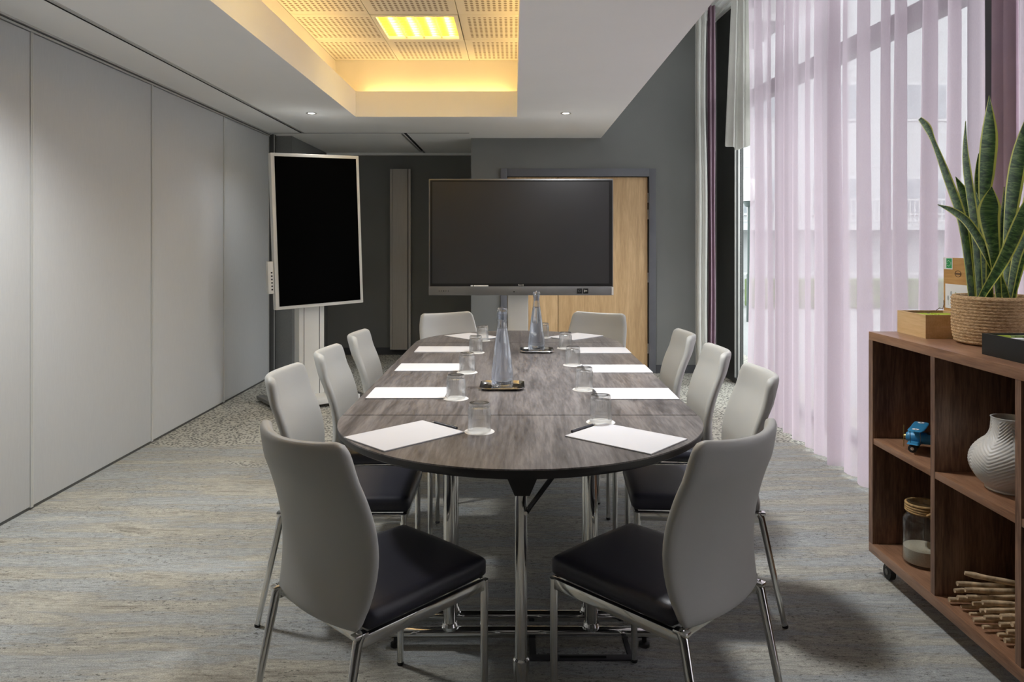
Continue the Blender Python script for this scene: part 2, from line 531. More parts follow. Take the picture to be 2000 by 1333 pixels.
# ceiling slab with the recessed light well
RX0, RX1, RY0, RY1 = -1.355, .030, .80, 6.32
UX0, UX1, UY0, UY1, UZ = -1.56, .235, .62, 6.465, 2.93
LIP = 2.61
SLX = .841
ce = B('ceiling', 'ceiling', None,
       (-2.068, RX0, REAR, 7.245, CZ, LIP), (RX1, SLX, REAR, 7.6, CZ, LIP),
       (RX0, RX1, REAR, RY0, CZ, LIP), (RX0, RX1, RY1, 7.245, CZ, LIP),
       (-2.75, -2.09, REAR, 7.245, CZ, LIP), (-1.055, RX1, 7.262, 8.9, CZ, LIP), (SLX, SLX + .05, REAR, 7.6, LIP, BZ + .1),
       (SLX, SLX + .05, REAR, 7.6, CZ, LIP), (-.44, RX1, 7.245, 7.262, CZ, LIP), smooth=None)
struct(ce, 'white ceiling with a recessed light well and bulkhead')
B('ceiling_panel', 'ceiling', ce, (-2.45, -1.085, 7.262, 8.86, CZ - .004, LIP), smooth=None)
B('slot_shadow', 'black', ce, (-2.09, -2.068, REAR, 7.262, CZ - .0006, CZ + .03), (-2.75, -.44, 7.245, 7.262, CZ - .0006, CZ + .03), (-1.085, -1.055, 7.25, 8.66, CZ + .003, CZ + .04), smooth=None)
B('slot_rail', 'alu', ce, (-2.066, -2.048, REAR, 7.24, CZ - .006, CZ), (-1.105, -1.088, 7.262, 8.66, CZ - .010, CZ - .004), smooth=None)
B('alcove_cornice', 'ceiling', ce, (-2.23, -.44, 8.80, 8.86, CZ - .03, CZ - .004), smooth=None)
B('recess_wall', 'cove', ce, (UX0 - .05, UX0, UY0 - .05, UY1 + .05, LIP, UZ), (UX1, UX1 + .05, UY0 - .05, UY1 + .05, LIP, UZ),
  (UX0, UX1, UY1, UY1 + .05, LIP, UZ), (UX0, UX1, UY0 - .05, UY0, LIP, UZ), smooth=None)
B('recess_lip', 'ceiling', ce, (RX0 - .004, RX0 + .004, RY0, RY1 + .004, CZ - .001, LIP + .02), (RX1 - .004, RX1 + .004, RY0, RY1 + .004, CZ - .001, LIP + .02),
  (RX0, RX1, RY1 - .004, RY1 + .004, CZ - .001, LIP + .02), (RX0, RX1, RY0 - .004, RY0 + .004, CZ - .001, LIP + .02), smooth=None)
B('recess_top', 'roof', ce, (UX0 - .05, UX1 + .05, UY0 - .05, UY1 + .05, UZ + .09, UZ + .12), smooth=None)
# perforated tiles
cols = [(UX0, -1.01), (-1.01, -.39), (-.39, UX1)]
rows = [(UY1 - .65 * (k + 1), UY1 - .65 * k) for k in range(9)]
LIGHT_ROWS = (1, 4)
tile_proto = {}
for ci, (x0, x1) in enumerate(cols):
    for ri, (y0, y1) in enumerate(rows):
        if ci == 1 and ri in LIGHT_ROWS: continue
        y0 = max(y0, UY0)
        key = (round(x1 - x0, 3), round(y1 - y0, 3))
        c = ((x0 + x1) / 2, (y0 + y1) / 2, UZ)
        if key not in tile_proto:
            hx, hy = key[0] / 2 - .0025, key[1] / 2 - .0025
            tile_proto[key] = B('ceiling_tile', 'tile', ce, (-hx, hx, -hy, hy, 0, .015), smooth=None, loc=c)
        else:
            o = tile_proto[key].copy(); COL.objects.link(o); o.location = c
struct(B('roof', 'roof', None, (-2.8, 2.95, REAR - .15, 9.1, BZ + .1, BZ + .2), smooth=None))
bay = struct(B('ceiling_bay', 'ceiling', None, (SLX + .05, 2.9, REAR, 7.6, BZ, BZ + .09), smooth=None), 'high white ceiling strip over the window bay')
for x in (1.72, 1.92, 2.04):
    B('curtain_track', 'white_plastic', bay, (x - .018, x + .018, REAR + .1, 7.55, BZ - .03, BZ), smooth=None)

# ceiling light fixtures in the well
def fixture(yc, label):
    f = thing('ceiling_light', label, 'ceiling light', (-.70, yc, UZ), 0, 'louvred light fixtures in the ceiling well')
    hx, hy = .305, .32
    B('fixture_frame', 'white_plastic', f, (-hx, hx, -hy, -hy + .035, -.006, .02), (-hx, hx, hy - .035, hy, -.006, .02), (-hx, -hx + .03, -hy + .035, hy - .035, -.006, .02), (hx - .03, hx, -hy + .035, hy - .035, -.006, .02), bev=.002)
    B('reflector', 'louvre', f, (-hx + .03, hx - .03, -hy + .035, hy - .035, .075, .08), (-hx + .028, -hx + .03, -hy + .035, hy - .035, .02, .08), (hx - .03, hx - .028, -hy + .035, hy - .035, .02, .08),
      (-hx + .03, hx - .03, -hy + .033, -hy + .035, .02, .08), (-hx + .03, hx - .03, hy - .035, hy - .033, .02, .08), smooth=None)
    wd = (2 * hx - .06) / 4
    for i in range(4):
        x = -hx + .03 + wd * (i + .5)
        T('tube', 'tube', f, [(x, -hy + .05, .052), (x, hy - .05, .052)], .013, 10)
    for i in range(1, 4):
        x = -hx + .03 + wd * i
        B('divider', 'louvre', f, (x - .006, x + .006, -hy + .035, hy - .035, .004, .05), smooth=None)
    for k in range(1, 9):
        y = -hy + .035 + (2 * hy - .07) * k / 9
        B('louvre_blade', 'louvre', f, (-hx + .03, hx - .03, y - .001, y + .001, .008, .034), smooth=None)
    return f
fixture(rows[1][0] + .325, 'square louvred fluorescent ceiling light glowing yellow, toward the displays')
fixture(rows[4][0] + .325, 'unseen louvred ceiling light added to brighten the room, away from the displays')  # extra fixture beyond the view, added to light the room

# amber strips lying on the cove ledge
def strip(label, b):
    s = thing('cove_strip_light', label, 'strip light', (0, 0, LIP), 0, 'amber strip lights on the cove ledge')
    x0, x1, y0, y1 = b
    B('channel', 'white_plastic', s, (x0, x1, y0, y1, 0, .006), smooth=None)
    B('diffuser', 'cove_strip', s, (x0 + .004, x1 - .004, y0 + .004, y1 - .004, .006, .012), smooth=None)
strip('amber strip light hidden on the cove ledge by the partition', (RX0 - .10, RX0 - .075, RY0 + .1, RY1 - .1))
strip('amber strip light hidden on the cove ledge toward the window', (RX1 + .075, RX1 + .10, RY0 + .1, RY1 - .1))
strip('amber strip light hidden on the cove ledge toward the displays', (RX0 + .06, RX1 - .06, RY1 + .065, RY1 + .09))

# recessed downlights; the mid-room pair is added
def downlight(x, y, label, power=1.0):
    f = thing('downlight', label, 'downlight', (x, y, CZ), 0, 'recessed ceiling downlights')
    bm = bmesh.new()
    lathe(bm, [(.045, -.001), (.045, -.005), (.034, -.006), (.028, -.003), (.028, .0), (.045, .0)], 28)
    obj('trim_ring', bm, 'alu', f)
    bm = bmesh.new()
    lathe(bm, [(0, -.0022), (.027, -.0022), (.027, -.0006), (0, -.0006)], 24)
    obj('lamp', bm, 'lamp', f)
    ld = bpy.data.lights.new('downlight_beam', 'SPOT')
    ld.energy = SPOT_W * power; ld.spot_size = R(140); ld.spot_blend = 1.0; ld.shadow_soft_size = .12
    ld.color = (.97, .985, 1.0)
    lo = bpy.data.objects.new('downlight_beam', ld); COL.objects.link(lo)
    lo.parent = f; lo.location = (0, 0, -.03)
downlight(-1.68, 6.14, 'small round recessed downlight over the portrait display', .24)
downlight(.43, 6.14, 'small round recessed downlight in front of the oak door', 1.0)
downlight(-1.68, 3.1, 'unseen downlight added to brighten the room by the partition, mid room')  # added lamp, out of view, lifts the light in mid room
downlight(.43, 3.1, 'unseen downlight added to brighten the room toward the window, mid room')  # its added twin, also out of view, brightens table and pads

# ------------------------------------------------------------------ window wall
def WX(y): return 2.137 + (7.125 - y) * .0724
wdir = Vector((-.0724, 1, 0)).normalized()
ang = math.atan2(.0724, 1)          # turn of the window line about z
win = bpy.data.objects.new('window_1', None); COL.objects.link(win)
struct(win, 'tall angled window wall with dark frame, transom and pillar')
win.location = (2.137, 7.125, 0); win.rotation_euler = (0, 0, ang)
# local: y runs back toward the camera (negative), x is outward
WL = 6.55
B('jamb_reveal', 'win_frame', win, (-.02, .05, 0, .52, 0, BZ), smooth=None)
B('jamb', 'win_frame', win, (-.03, .06, -.03, 0, 0, BZ), smooth=None)
B('frame_stile', 'win_alu', win, (-.030, -.012, -.040, -.034, .04, 2.62), (-.005, .012, -.062, -.054, .04, 2.62), bev=.002)
B('sill', 'win_frame', win, (-.04, .08, -WL, 0, 0, .05), smooth=None)
tr = B('transom', 'win_frame', win, (-.03, .06, -WL, -.03, 2.60, 2.72), smooth=None)
B('head', 'win_frame', win, (-.03, .08, -WL, 0, BZ - .08, BZ), smooth=None)
posts = [-1.72, -5.0]
for y in posts:
    B('mullion', 'win_frame', win, (-.02, .05, y - .03, y + .03, .05, BZ - .08), smooth=None)
B('pillar', 'win_frame', win, (-.03, .20, -3.55, -3.30, 0, BZ), smooth=None)
edges = [-.06, -1.72, -3.425, -5.0, -WL]
for a, b in zip(edges, edges[1:]):
    B('pane', 'pane', win, (.008, .014, b + .03, a - .03, .05, 2.62), smooth=None)
    B('pane', 'pane', win, (.008, .014, b + .03, a - .03, 2.70, BZ - .08), smooth=None)

struct(B('wall_light_block', 'rear', None, (2.52, 2.68, REAR, .62, 0, BZ + .1), smooth=None), 'unseen dark grey wall added beside the window to cut daylight')  # solid stretch added out of view to block daylight behind the camera
# ------------------------------------------------------------------ curtains
def curtain(name, mat, label, x, y0, y1, z0, z1, wl, amp, seed, sway=.03, rows_n=14, pinch=None):
    rnd = random.Random(seed)
    L = y1 - y0
    nf = max(2, int(L / wl))
    # irregular fold spacing
    ws = [rnd.uniform(.55, 1.45) for _ in range(nf)]
    tot = sum(ws); acc = [0]
    for q in ws: acc.append(acc[-1] + q / tot)
    am = [rnd.uniform(.45, 1.2) for _ in range(nf)]
    sk = [rnd.uniform(-.25, .25) for _ in range(nf)]
    per = 14
    bm = bmesh.new()
    grid = []
    for r in range(rows_n + 1):
        v = r / rows_n
        z = z1 + (z0 - z1) * v
        row = []
        for f in range(nf):
            for k in range(per):
                u = k / per
                yy = acc[f] + (acc[f + 1] - acc[f]) * (u + sk[f] * math.sin(2 * PI * u) * .5)
                a0 = am[f]; a1 = am[(f + 1) % nf]
                a = (a0 * (1 - u) + a1 * u) * (.8 + .35 * v)
                xx = amp * a * (math.sin(2 * PI * u) + .28 * math.sin(4 * PI * u + sk[f] * 9))
                xx += sway * (mnoise.noise(Vector((yy * L * 1.3 + seed, v * 1.2, 0))))
                dy = .014 * mnoise.noise(Vector((yy * L * 3 + seed, v * 1.7, 5)))
                py = y0 + L * yy + dy
                if pinch: py, xx = pinch(py, xx, v)
                row.append(bm.verts.new((x + xx, py, z + (.012 * mnoise.noise(Vector((yy * L * 2, seed, 0))) if r == rows_n else 0))))
        grid.append(row)
    n = len(grid[0])
    for a, b in zip(grid, grid[1:]):
        for j in range(n - 1):
            bm.faces.new((a[j], a[j + 1], b[j + 1], b[j]))
    o = obj(name, bm, mat, None, smooth=80)
    return tag(o, label, 'curtain')
curtain('sheer_curtain', 'sheer', 'wide mauve sheer curtain between the bare window gap and the dark mauve drape', 1.92, 3.06, 5.99, .018, BZ - .03, .19, .052, 7, .035)
curtain('sheer_curtain', 'sheer', 'mauve sheer curtain beyond the dark mauve drape behind the snake plant', 1.985, .35, 2.90, .018, BZ - .03, .21, .050, 17, .035)
curtain('mauve_curtain', 'mauve', 'dark mauve drape hanging between two sheers behind the snake plant', 1.965, 2.885, 3.035, .018, BZ - .03, .06, .016, 31, .01)
def far_pinch(py, xx, v): return py, xx
def drape(name, mat, label, cx, cy, wx, wy, z0, z1, folds, seed, depth=.03, flare=0.0):
    """a gathered drape hanging across the view: folds run along x"""
    rnd = random.Random(seed)
    bm = bmesh.new(); n = folds * 14; grid = []
    th = .003
    for r in range(17):
        v = r / 16
        wob = 1 + .22 * mnoise.noise(Vector((seed, v * 2.4, 1))) + flare * v
        row = []
        for j in range(n + 1):
            u = j / n
            x = cx + (u - .5) * wx * wob + .018 * mnoise.noise(Vector((seed + 3, v * 2.2, 2)))
            y = cy + (u - .5) * wy + depth * (math.sin(2 * PI * u * folds) + .3 * math.sin(4 * PI * u * folds + seed)) * (.75 + .4 * v)
            row.append(bm.verts.new((x, y, z1 + (z0 - z1) * v)))
        grid.append(row)
    for a, b in zip(grid, grid[1:]):
        for j in range(n):
            bm.faces.new((a[j], a[j + 1], b[j + 1], b[j]))
    bmesh.ops.solidify(bm, geom=bm.faces[:], thickness=th)
    return tag(obj(name, bm, mat, None, smooth=70), label, 'curtain')
drape('blackout_curtain', 'grey_drape', 'pale grey curtain gathered in the corner beside the dark wall', 1.752, 6.93, .108, .02, .02, BZ - .03, 2, 11, .022)
drape('mauve_curtain', 'mauve', 'narrow mauve curtain gathered between grey curtain and window frame', 1.872, 7.02, .075, .02, .02, BZ - .03, 2, 23, .022)
# short hooked-up drape
bm = bmesh.new(); grid = []
for r in range(13):
    v = r / 12
    row = []
    wd = .135 + .075 * v
    for j in range(57):
        u = j / 56
        x = 1.905 + (u - .5) * wd - .022 * v
        y = 6.22 + .035 * math.sin(2 * PI * u * 2.5 + .6) * (.5 + .7 * v) + .02 * u
        z = BZ - .03 + (2.155 - BZ + .03) * v - (.035 * (1 - abs(2 * u - 1)) if r == 12 else 0)
        row.append(bm.verts.new((x, y, z)))
    grid.append(row)
for a, b in zip(grid, grid[1:]):
    for j in range(56): bm.faces.new((a[j], a[j + 1], b[j + 1], b[j]))
bmesh.ops.solidify(bm, geom=bm.faces[:], thickness=.004)
tag(obj('folded_curtain', bm, 'grey_drape', None, smooth=60), 'short grey pleated drape hooked up above the bare window gap', 'curtain')

# ------------------------------------------------------------------ tables
TX, TZ, TR = .02, .745, .605
Y1, Y2 = 2.522, 4.37
TH = .026

def top_parts(parent, poly):
    bm = bmesh.new(); prism(bm, poly, TZ - .004, TZ)
    obj('tabletop', bm, 'table', parent, smooth=30)
    bm = bmesh.new()
    n = len(poly)
    cx = sum(p[0] for p in poly) / n; cy = sum(p[1] for p in poly) / n
    lay = []
    for z, k in ((TZ - .004, 0), (TZ - .012, .0015), (TZ - .020, 0), (TZ - TH, -.012)):
        ring = []
        for x, y in poly:
            dv = Vector((x - cx, y - cy)); d = dv.normalized() * k
            ring.append(bm.verts.new((x + (d.x if abs(x - TX) > .001 else 0), y, z)))
        lay.append(ring)
    for a, b in zip(lay, lay[1:]):
        for i in range(n): bm.faces.new((a[i], a[(i + 1) % n], b[(i + 1) % n], b[i]))
    bm.faces.new(lay[-1]); bm.faces.new(list(reversed(lay[0])))
    obj('edge_band', bm, 'edge', parent, smooth=30)

def half_poly(yseam, sgn):
    pts = []
    for i in range(65):
        a = PI * i / 64
        pts.append((TX + TR * math.cos(a), yseam + sgn * TR * math.sin(a)))
    return pts if sgn > 0 else list(reversed(pts))

def t_leg(parent, y, x0=-.46, x1=.50, posts=(-.212, .255)):
    bm = bmesh.new()
    tube(bm, [(x0, y, .040), (x0 + .03, y, .046), (x1 - .03, y, .046), (x1, y, .040)], [.012, .018, .018, .012], 14)
    foot = obj('foot_bar', bm, 'chrome', parent)
    for x in (x0 + .05, x1 - .05):
        bm = bmesh.new(); lathe(bm, [(0, 0), (.018, 0), (.018, .01), (.008, .014), (.008, .032), (0, .032)], 16, c=(x, y, 0))
        obj('glide', bm, 'rubber', foot)
    for x in posts:
        p = T('post', 'chrome', parent, [(x, y, .06), (x, y, TZ - TH - .01)], .0215, 20)
        bm = bmesh.new(); lathe(bm, [(.0, 0), (.024, 0), (.028, .012), (.024, .022), (0, .022)], 18, c=(x, y, .058))
        obj('collar', bm, 'chrome', p)
    B('hinge_rail', 'edge', parent, (posts[0] - .1, posts[1] + .1, y - .03, y + .03, TZ - TH - .028, TZ - TH), bev=.003)

# rectangular centre table
tb = thing('conference_table', 'rectangular dark wood table joining the two half-round ends', 'table', (0, 0, 0))
top_parts(tb, [(TX - TR, Y1 + .005), (TX + TR, Y1 + .005), (TX + TR, Y2 - .005), (TX - TR, Y2 - .005)])
t_leg(tb, Y1 + .030)
t_leg(tb, Y2 - .030)

def half_table(yseam, sgn, label):
    h = thing('half_round_table', label, 'table', (0, 0, 0))
    top_parts(h, half_poly(yseam - sgn * -.001, sgn))
    yl = yseam + sgn * .42
    T('leg', 'chrome', h, [(TX, yl, .14), (TX, yl, TZ - .12)], .0175, 20)
    bm = bmesh.new(); lathe(bm, [(0, 0), (.024, 0), (.026, .006), (.022, .02), (.02, .10), (.023, .12), (.023, .15), (.019, .155), (0, .155)], 22, c=(TX, yl, 0))
    obj('leg_sleeve', bm, 'chrome', h)
    bm = bmesh.new()
    prof = [(-.048, TZ - TH), (-.048, TZ - .055), (-.018, TZ - .125), (.024, TZ - .125), (.052, TZ - .06), (.052, TZ - TH)]
    a = [bm.verts.new((TX + x, yl - .022, z)) for x, z in prof]; b = [bm.verts.new((TX + x, yl + .022, z)) for x, z in prof]
    bm.faces.new(a); bm.faces.new(list(reversed(b)))
    for i in range(len(prof)): bm.faces.new((a[i], a[(i + 1) % 6], b[(i + 1) % 6], b[i]))
    obj('leg_bracket', bm, 'edge', h, smooth=None)
    T('stay', 'edge', h, [(TX + .015, yl - sgn * -.035, TZ - .165), (TX + .025, yl - sgn * -.035, TZ - .15), (TX + .115, yl - sgn * -.03, TZ - TH - .005)], .011, 8, ell=(1.4, .6))
    bm = bmesh.new(); tube(bm, [(TX + .012, yl + sgn * .06, TZ - .160), (TX + .012, yl + sgn * .015, TZ - .160)], .0055, 12)
    obj('pivot_bolt', bm, 'chrome', h)
    t_leg(h, yseam + sgn * .075, -.44, .48)
    return h
half_table(Y1, -1, 'half-round dark wood table end farthest from the displays')
half_table(Y2, 1, 'half-round dark wood table end nearest the wide display')

# ------------------------------------------------------------------ chairs
def make_chair():
    c = thing('conference_chair', 'chair', 'chair', (0, 0, 0), 0, 'grey-backed conference chairs around the table')
    # seat
    bm = bmesh.new()
    cushion(bm, 16, lambda a, b, s: Vector((a * (.198 - .004 * b), b * .215 + .012, .4165 + s * .0285 + (.004 * (1 - a * a) if s > 0 else 0))), rc=.18, pw=22, q=2.2)
    obj('seat', bm, 'navy_leather', c, smooth=60)
    # backrest
    z0, z1 = .392, .862
    def back(a, b, s):
        v = (b + 1) / 2
        z = z0 + (z1 - z0) * v
        hw = .176 + .034 * math.sin(PI * min(1, v * 1.02)) ** .8 + .012 * v
        y0 = -.240 + .030 * math.sin(PI * min(1, v * 1.25) ** .9) - .075 * v * v
        cv = .030 + .030 * v
        x = a * hw
        y = y0 + cv * a * a
        zz = z - .010 * (1 - a * a) * max(0, v - .6) / .4 - (.030 * a * a if v < .08 else 0) * 0
        nrm = Vector((-2 * cv * a / hw, 1, .10)).normalized()
        return Vector((x, y, zz)) + nrm * s * .0165
    bm = bmesh.new()
    cushion(bm, 26, back, rc=.15, pw=26, q=2.0, corners=(1, .35))
    obj('backrest', bm, 'grey_leather', c, smooth=70)
    # chrome frame
    bm = bmesh.new()
    for sx in (-1, 1):
        box(bm, sx * .188 - .008, sx * .188 + .008, -.215, .215, .358, .388, bev=.003)
    box(bm, -.185, .185, .200, .214, .362, .386, bev=.003)
    box(bm, -.185, .185, -.210, -.196, .362, .386, bev=.003)
    obj('seat_frame', bm, 'chrome', c)
    for sx in (-1, 1):
        l = T('leg', 'chrome', c, [(sx * .188, .205, .386), (sx * .188, .205, .006)], [.0115, .010], 14)
        bm = bmesh.new(); lathe(bm, [(0, 0), (.010, 0), (.011, .004), (.010, .010), (0, .010)], 14, c=(sx * .188, .205, 0)); obj('glide', bm, 'rubber', l)
        l = T('leg', 'chrome', c, [(sx * .188, -.212, .392), (sx * .190, -.222, .375), (sx * .200, -.300, .006)], [.0125, .0125, .0095], 14)
        bm = bmesh.new(); lathe(bm, [(0, 0), (.0095, 0), (.0105, .004), (.0095, .010), (0, .010)], 14, c=(sx * .200, -.301, 0)); obj('glide', bm, 'rubber', l)
        B('bracket', 'chrome', c, (sx * .188 - .012, sx * .188 + .012, -.236, -.196, .384, .396), bev=.004)
    return c
chair0 = make_chair()
def face(dx, dy): return math.atan2(-dx, dy)
CH = [
    (-.361, 2.06, face(.68, .73), 'grey-backed chair angled at rounded table end far from displays, partition side'),
    (.390, 2.075, face(-.70, .72), 'grey-backed chair angled at rounded table end far from displays, curtain side'),
    (-.590, 2.77, face(1, 0), 'grey-backed chair, third along partition side from the wide display'),
    (-.565, 3.33, face(1, .02), 'grey-backed chair, second along partition side from the wide display'),
    (-.555, 3.94, face(1, .02), 'grey-backed chair, first along partition side from the wide display'),
    (.650, 2.78, face(-1, .06), 'grey-backed chair, third along curtain side from the wide display'),
    (.650, 3.37, face(-1, .05), 'grey-backed chair, second along curtain side from the wide display'),
    (.640, 3.96, face(-1, .03), 'grey-backed chair, first along curtain side from the wide display'),
    (-.330, 4.83, face(.5, -.866), 'grey-backed chair angled in front of the wide display, partition side'),
    (.450, 4.83, face(-.5, -.866), 'grey-backed chair angled in front of the wide display, door side'),
]
for i, (x, y, rz, lab) in enumerate(CH):
    o = chair0 if i == 0 else dup(chair0)
    o.location = (x, y, 0); o.rotation_euler = (0, 0, rz); o['label'] = lab

# ------------------------------------------------------------------ place settings
SEAT = {
    'EL': 'at rounded table end far from displays, partition side',
    'ER': 'at rounded table end far from displays, curtain side',
    'L3': 'third along partition side from the wide display',
    'L2': 'second along partition side from the wide display',
    'L1': 'first along partition side from the wide display',
    'R3': 'third along curtain side from the wide display',
    'R2': 'second along curtain side from the wide display',
    'R1': 'first along curtain side from the wide display',
    'DL': 'at table end by the wide display, partition side',
    'DR': 'at table end by the wide display, door side',
}
PADS = {
    'EL': (-.332, 2.254, R(45)), 'ER': (.335, 2.222, R(-41)),
    'L3': (-.411, 2.888, R(.5)), 'L2': (-.398, 3.485, R(0)), 'L1': (-.388, 4.08, R(0)),
    'R3': (.470, 2.872, R(-.5)), 'R2': (.478, 3.445, R(0)), 'R1': (.475, 4.04, R(0)),
    'DL': (-.262, 4.64, R(-48)), 'DR': (.385, 4.64, R(46)),
}
pad_bm = bmesh.new()
box(pad_bm, -.1485, .1485, -.105, .105, .0012, .0040)
pad_me = obj('sheets', pad_bm, 'paper', None, smooth=None)
brd_me = B('backing_board', 'grey_metal', None, (-.1485, .1485, -.105, .105, 0, .0012), smooth=None)
first = True
for k, (x, y, rz) in PADS.items():
    o = thing('notepad', 'white paper notepad ' + SEAT[k], 'notepad', (x, y, TZ), rz, 'white notepads on the table')
    for part in (pad_me, brd_me):
        c = part if first else part.copy()
        if not first: COL.objects.link(c)
        c.parent = o
    first = False

# pens lie along one edge of each pad
def pen(k, x, y, rz, mat, word):
    p = thing('pen', word + ' pen beside the notepad ' + SEAT[k], 'pen', (x, y, TZ + .0052), rz, 'pens beside the notepads')
    T('barrel', mat, p, [(-.058, 0, 0), (.052, 0, 0)], .0046, 12)
    T('tip', 'steel', p, [(.052, 0, 0), (.066, 0, 0)], [.0042, .0010], 12)
    T('clip', 'steel', p, [(-.056, 0, .0054), (-.02, 0, .0056)], .0011, 6)
def beside(k, dx, dy, rot, mat, word):
    x, y, rz = PADS[k]
    c, s = math.cos(rz), math.sin(rz)
    pen(k, x + dx * c - dy * s, y + dx * s + dy * c, rz + rot, mat, word)
beside('EL', .157, .0, PI / 2, 'pen_dark', 'dark')
beside('ER', -.157, .0, PI / 2, 'pen_dark', 'dark')
for k in ('L3', 'L2', 'L1'): beside(k, .157, -.02, PI / 2, 'pen_white', 'white')
for k in ('R3', 'R2', 'R1'): beside(k, -.157, .0, PI / 2, 'pen_dark', 'dark')
beside('DL', .157, .0, PI / 2, 'pen_white', 'white')
beside('DR', -.157, .0, PI / 2, 'pen_white', 'white')

GL = {
    'EL': (-.108, 2.300), 'ER': (.283, 2.420), 'L3': (-.219, 2.790), 'L2': (-.213, 3.355), 'L1': (-.205, 3.965), 'DL': (-.190, 4.46),
    'R3': (.281, 2.962), 'R2': (.283, 3.560), 'R1': (.287, 4.13), 'DR': (.182, 4.60),
}
def make_glass():
    g = thing('tumbler', 'g', 'glass', (0, 0, 0), 0, 'upturned ribbed tumblers on the table')
    # upside down: mouth at z = 0, thick base on top
    def flute(th, z, i):
        if .035 < z < .073: return .0013 * math.cos(32 * th) * min(1, (z - .035) / .008)
        return 0
    bm = bmesh.new()
    pr = [(.0362, 0), (.0368, .002), (.0362, .012), (.0356, .025), (.0351, .035), (.0349, .040), (.0346, .050), (.0343, .060), (.0339, .070), (.0335, .074), (.0325, .076), (.0330, .080), (.0328, .086), (.0310, .089), (.022, .0885), (0, .0872)]
    inner = [(0, .0765), (.02, .0760), (.0285, .0735), (.0315, .066), (.0325, .05), (.0337, .025), (.0345, .001)]
    lathe(bm, pr + inner, 108, lambda th, z, i: flute(th, z, i) if i < len(pr) else 0, closed=False)
    bm.verts.ensure_lookup_table()
    obj('glass_wall', bm, 'glass', g, smooth=50)
    base = bmesh.new(); lathe(base, [(.0195, .0890), (.0245, .0893), (.0290, .0890), (.0245, .0887)], 40, closed=True)
    obj('base_rim', base, 'glass', g, smooth=60)
    return g
gl0 = make_glass()
co_bm = bmesh.new(); lathe(co_bm, [(0, 0), (.0465, 0), (.0475, .0006), (.0465, .0014), (0, .0014)], 48)
co0 = obj('coaster', co_bm, 'coaster', None, smooth=40)
for i, (k, (x, y)) in enumerate(GL.items()):
    c = co0 if i == 0 else co0.copy()
    if i: COL.objects.link(c)
    c.location = (x, y, TZ)
    tag(c, 'round white paper coaster under the tumbler ' + SEAT[k], 'coaster', 'paper coasters under the tumblers')
    g = gl0 if i == 0 else dup(gl0)
    g.location = (x, y, TZ + .0015)
    g.rotation_euler = (0, 0, i * .7)
    g['label'] = 'upturned ribbed glass tumbler ' + SEAT[k]

# ------------------------------------------------------------------ water bottles on steel trays
def tray(x, y, label):
    t_ = thing('tray', label, 'tray', (x, y, TZ), 0, 'small steel trays')
    def octa(h, c): return [(-h + c, -h), (h - c, -h), (h, -h + c), (h, h - c), (h - c, h), (-h + c, h), (-h, h - c), (-h, -h + c)]
    bm = bmesh.new()
    ringp = [(.070, .018, .003), (.074, .018, .004), (.087, .022, .011), (.090, .022, .0112), (.091, .022, .0098), (.078, .02, .0), (.060, .016, 0)]
    rr = []
    for h, c, z in ringp: rr.append([bm.verts.new((px, py, z)) for px, py in octa(h, c)])
    for a, b in zip(rr, rr[1:]):
        for i in range(8): bm.faces.new((a[i], a[(i + 1) % 8], b[(i + 1) % 8], b[i]))
    bm.faces.new(rr[0]); bm.faces.new(rr[-1])
    obj('dish', bm, 'tray', t_, smooth=25)
def bottle(x, y, label, rz):
    b = thing('water_bottle', label, 'bottle', (x, y, TZ + .0035), rz, 'water bottles on the table')
    bm = bmesh.new()
    lathe(bm, [(0, .004), (.030, .0015), (.040, 0), (.0445, .004), (.0455, .012), (.0450, .035), (.0445, .055), (.0375, .115), (.029, .18), (.0215, .23), (.0175, .255), (.0160, .272), (.0165, .276), (.0165, .288), (.0190, .290), (.0190, .300), (.0165, .303), (.0150, .303), (.0138, .29), (.0135, .27)], 56)
    obj('glass_body', bm, 'bottle', b, smooth=45)
    bm = bmesh.new()
    lathe(bm, [(0, .012), (.034, .011), (.0405, .016), (.0425, .03), (.0418, .054), (.0350, .115), (.0268, .18), (.0202, .226), (.0160, .2355), (0, .2355)], 48)
    obj('water', bm, 'water', b, smooth=45)
    bm = bmesh.new()
    lathe(bm, [(0, .272), (.009, .272), (.011, .28), (.012, .300), (.0125, .304), (.0200, .306), (.0205, .314), (.0175, .320), (0, .322)], 40)
    obj('stopper', bm, 'bottle', b, smooth=45)
    T('clip_wire', 'chrome', b, [(-.0195, 0, .265), (-.0215, 0, .285), (-.0205, 0, .310), (0, .0, .3235), (.0205, 0, .310), (.0215, 0, .285), (.0195, 0, .265)], .0011, 8)
tray(-.048, 3.015, 'small square steel tray under the bottle nearer the rounded end, away from displays')
bottle(-.048, 3.02, 'conical glass bottle of water standing farther from the wide display', .3)
tray(.124, 4.02, 'small square steel tray under the bottle closer to the wide display')
bottle(.122, 4.03, 'conical glass bottle of water standing closer to the wide display', 1.1)

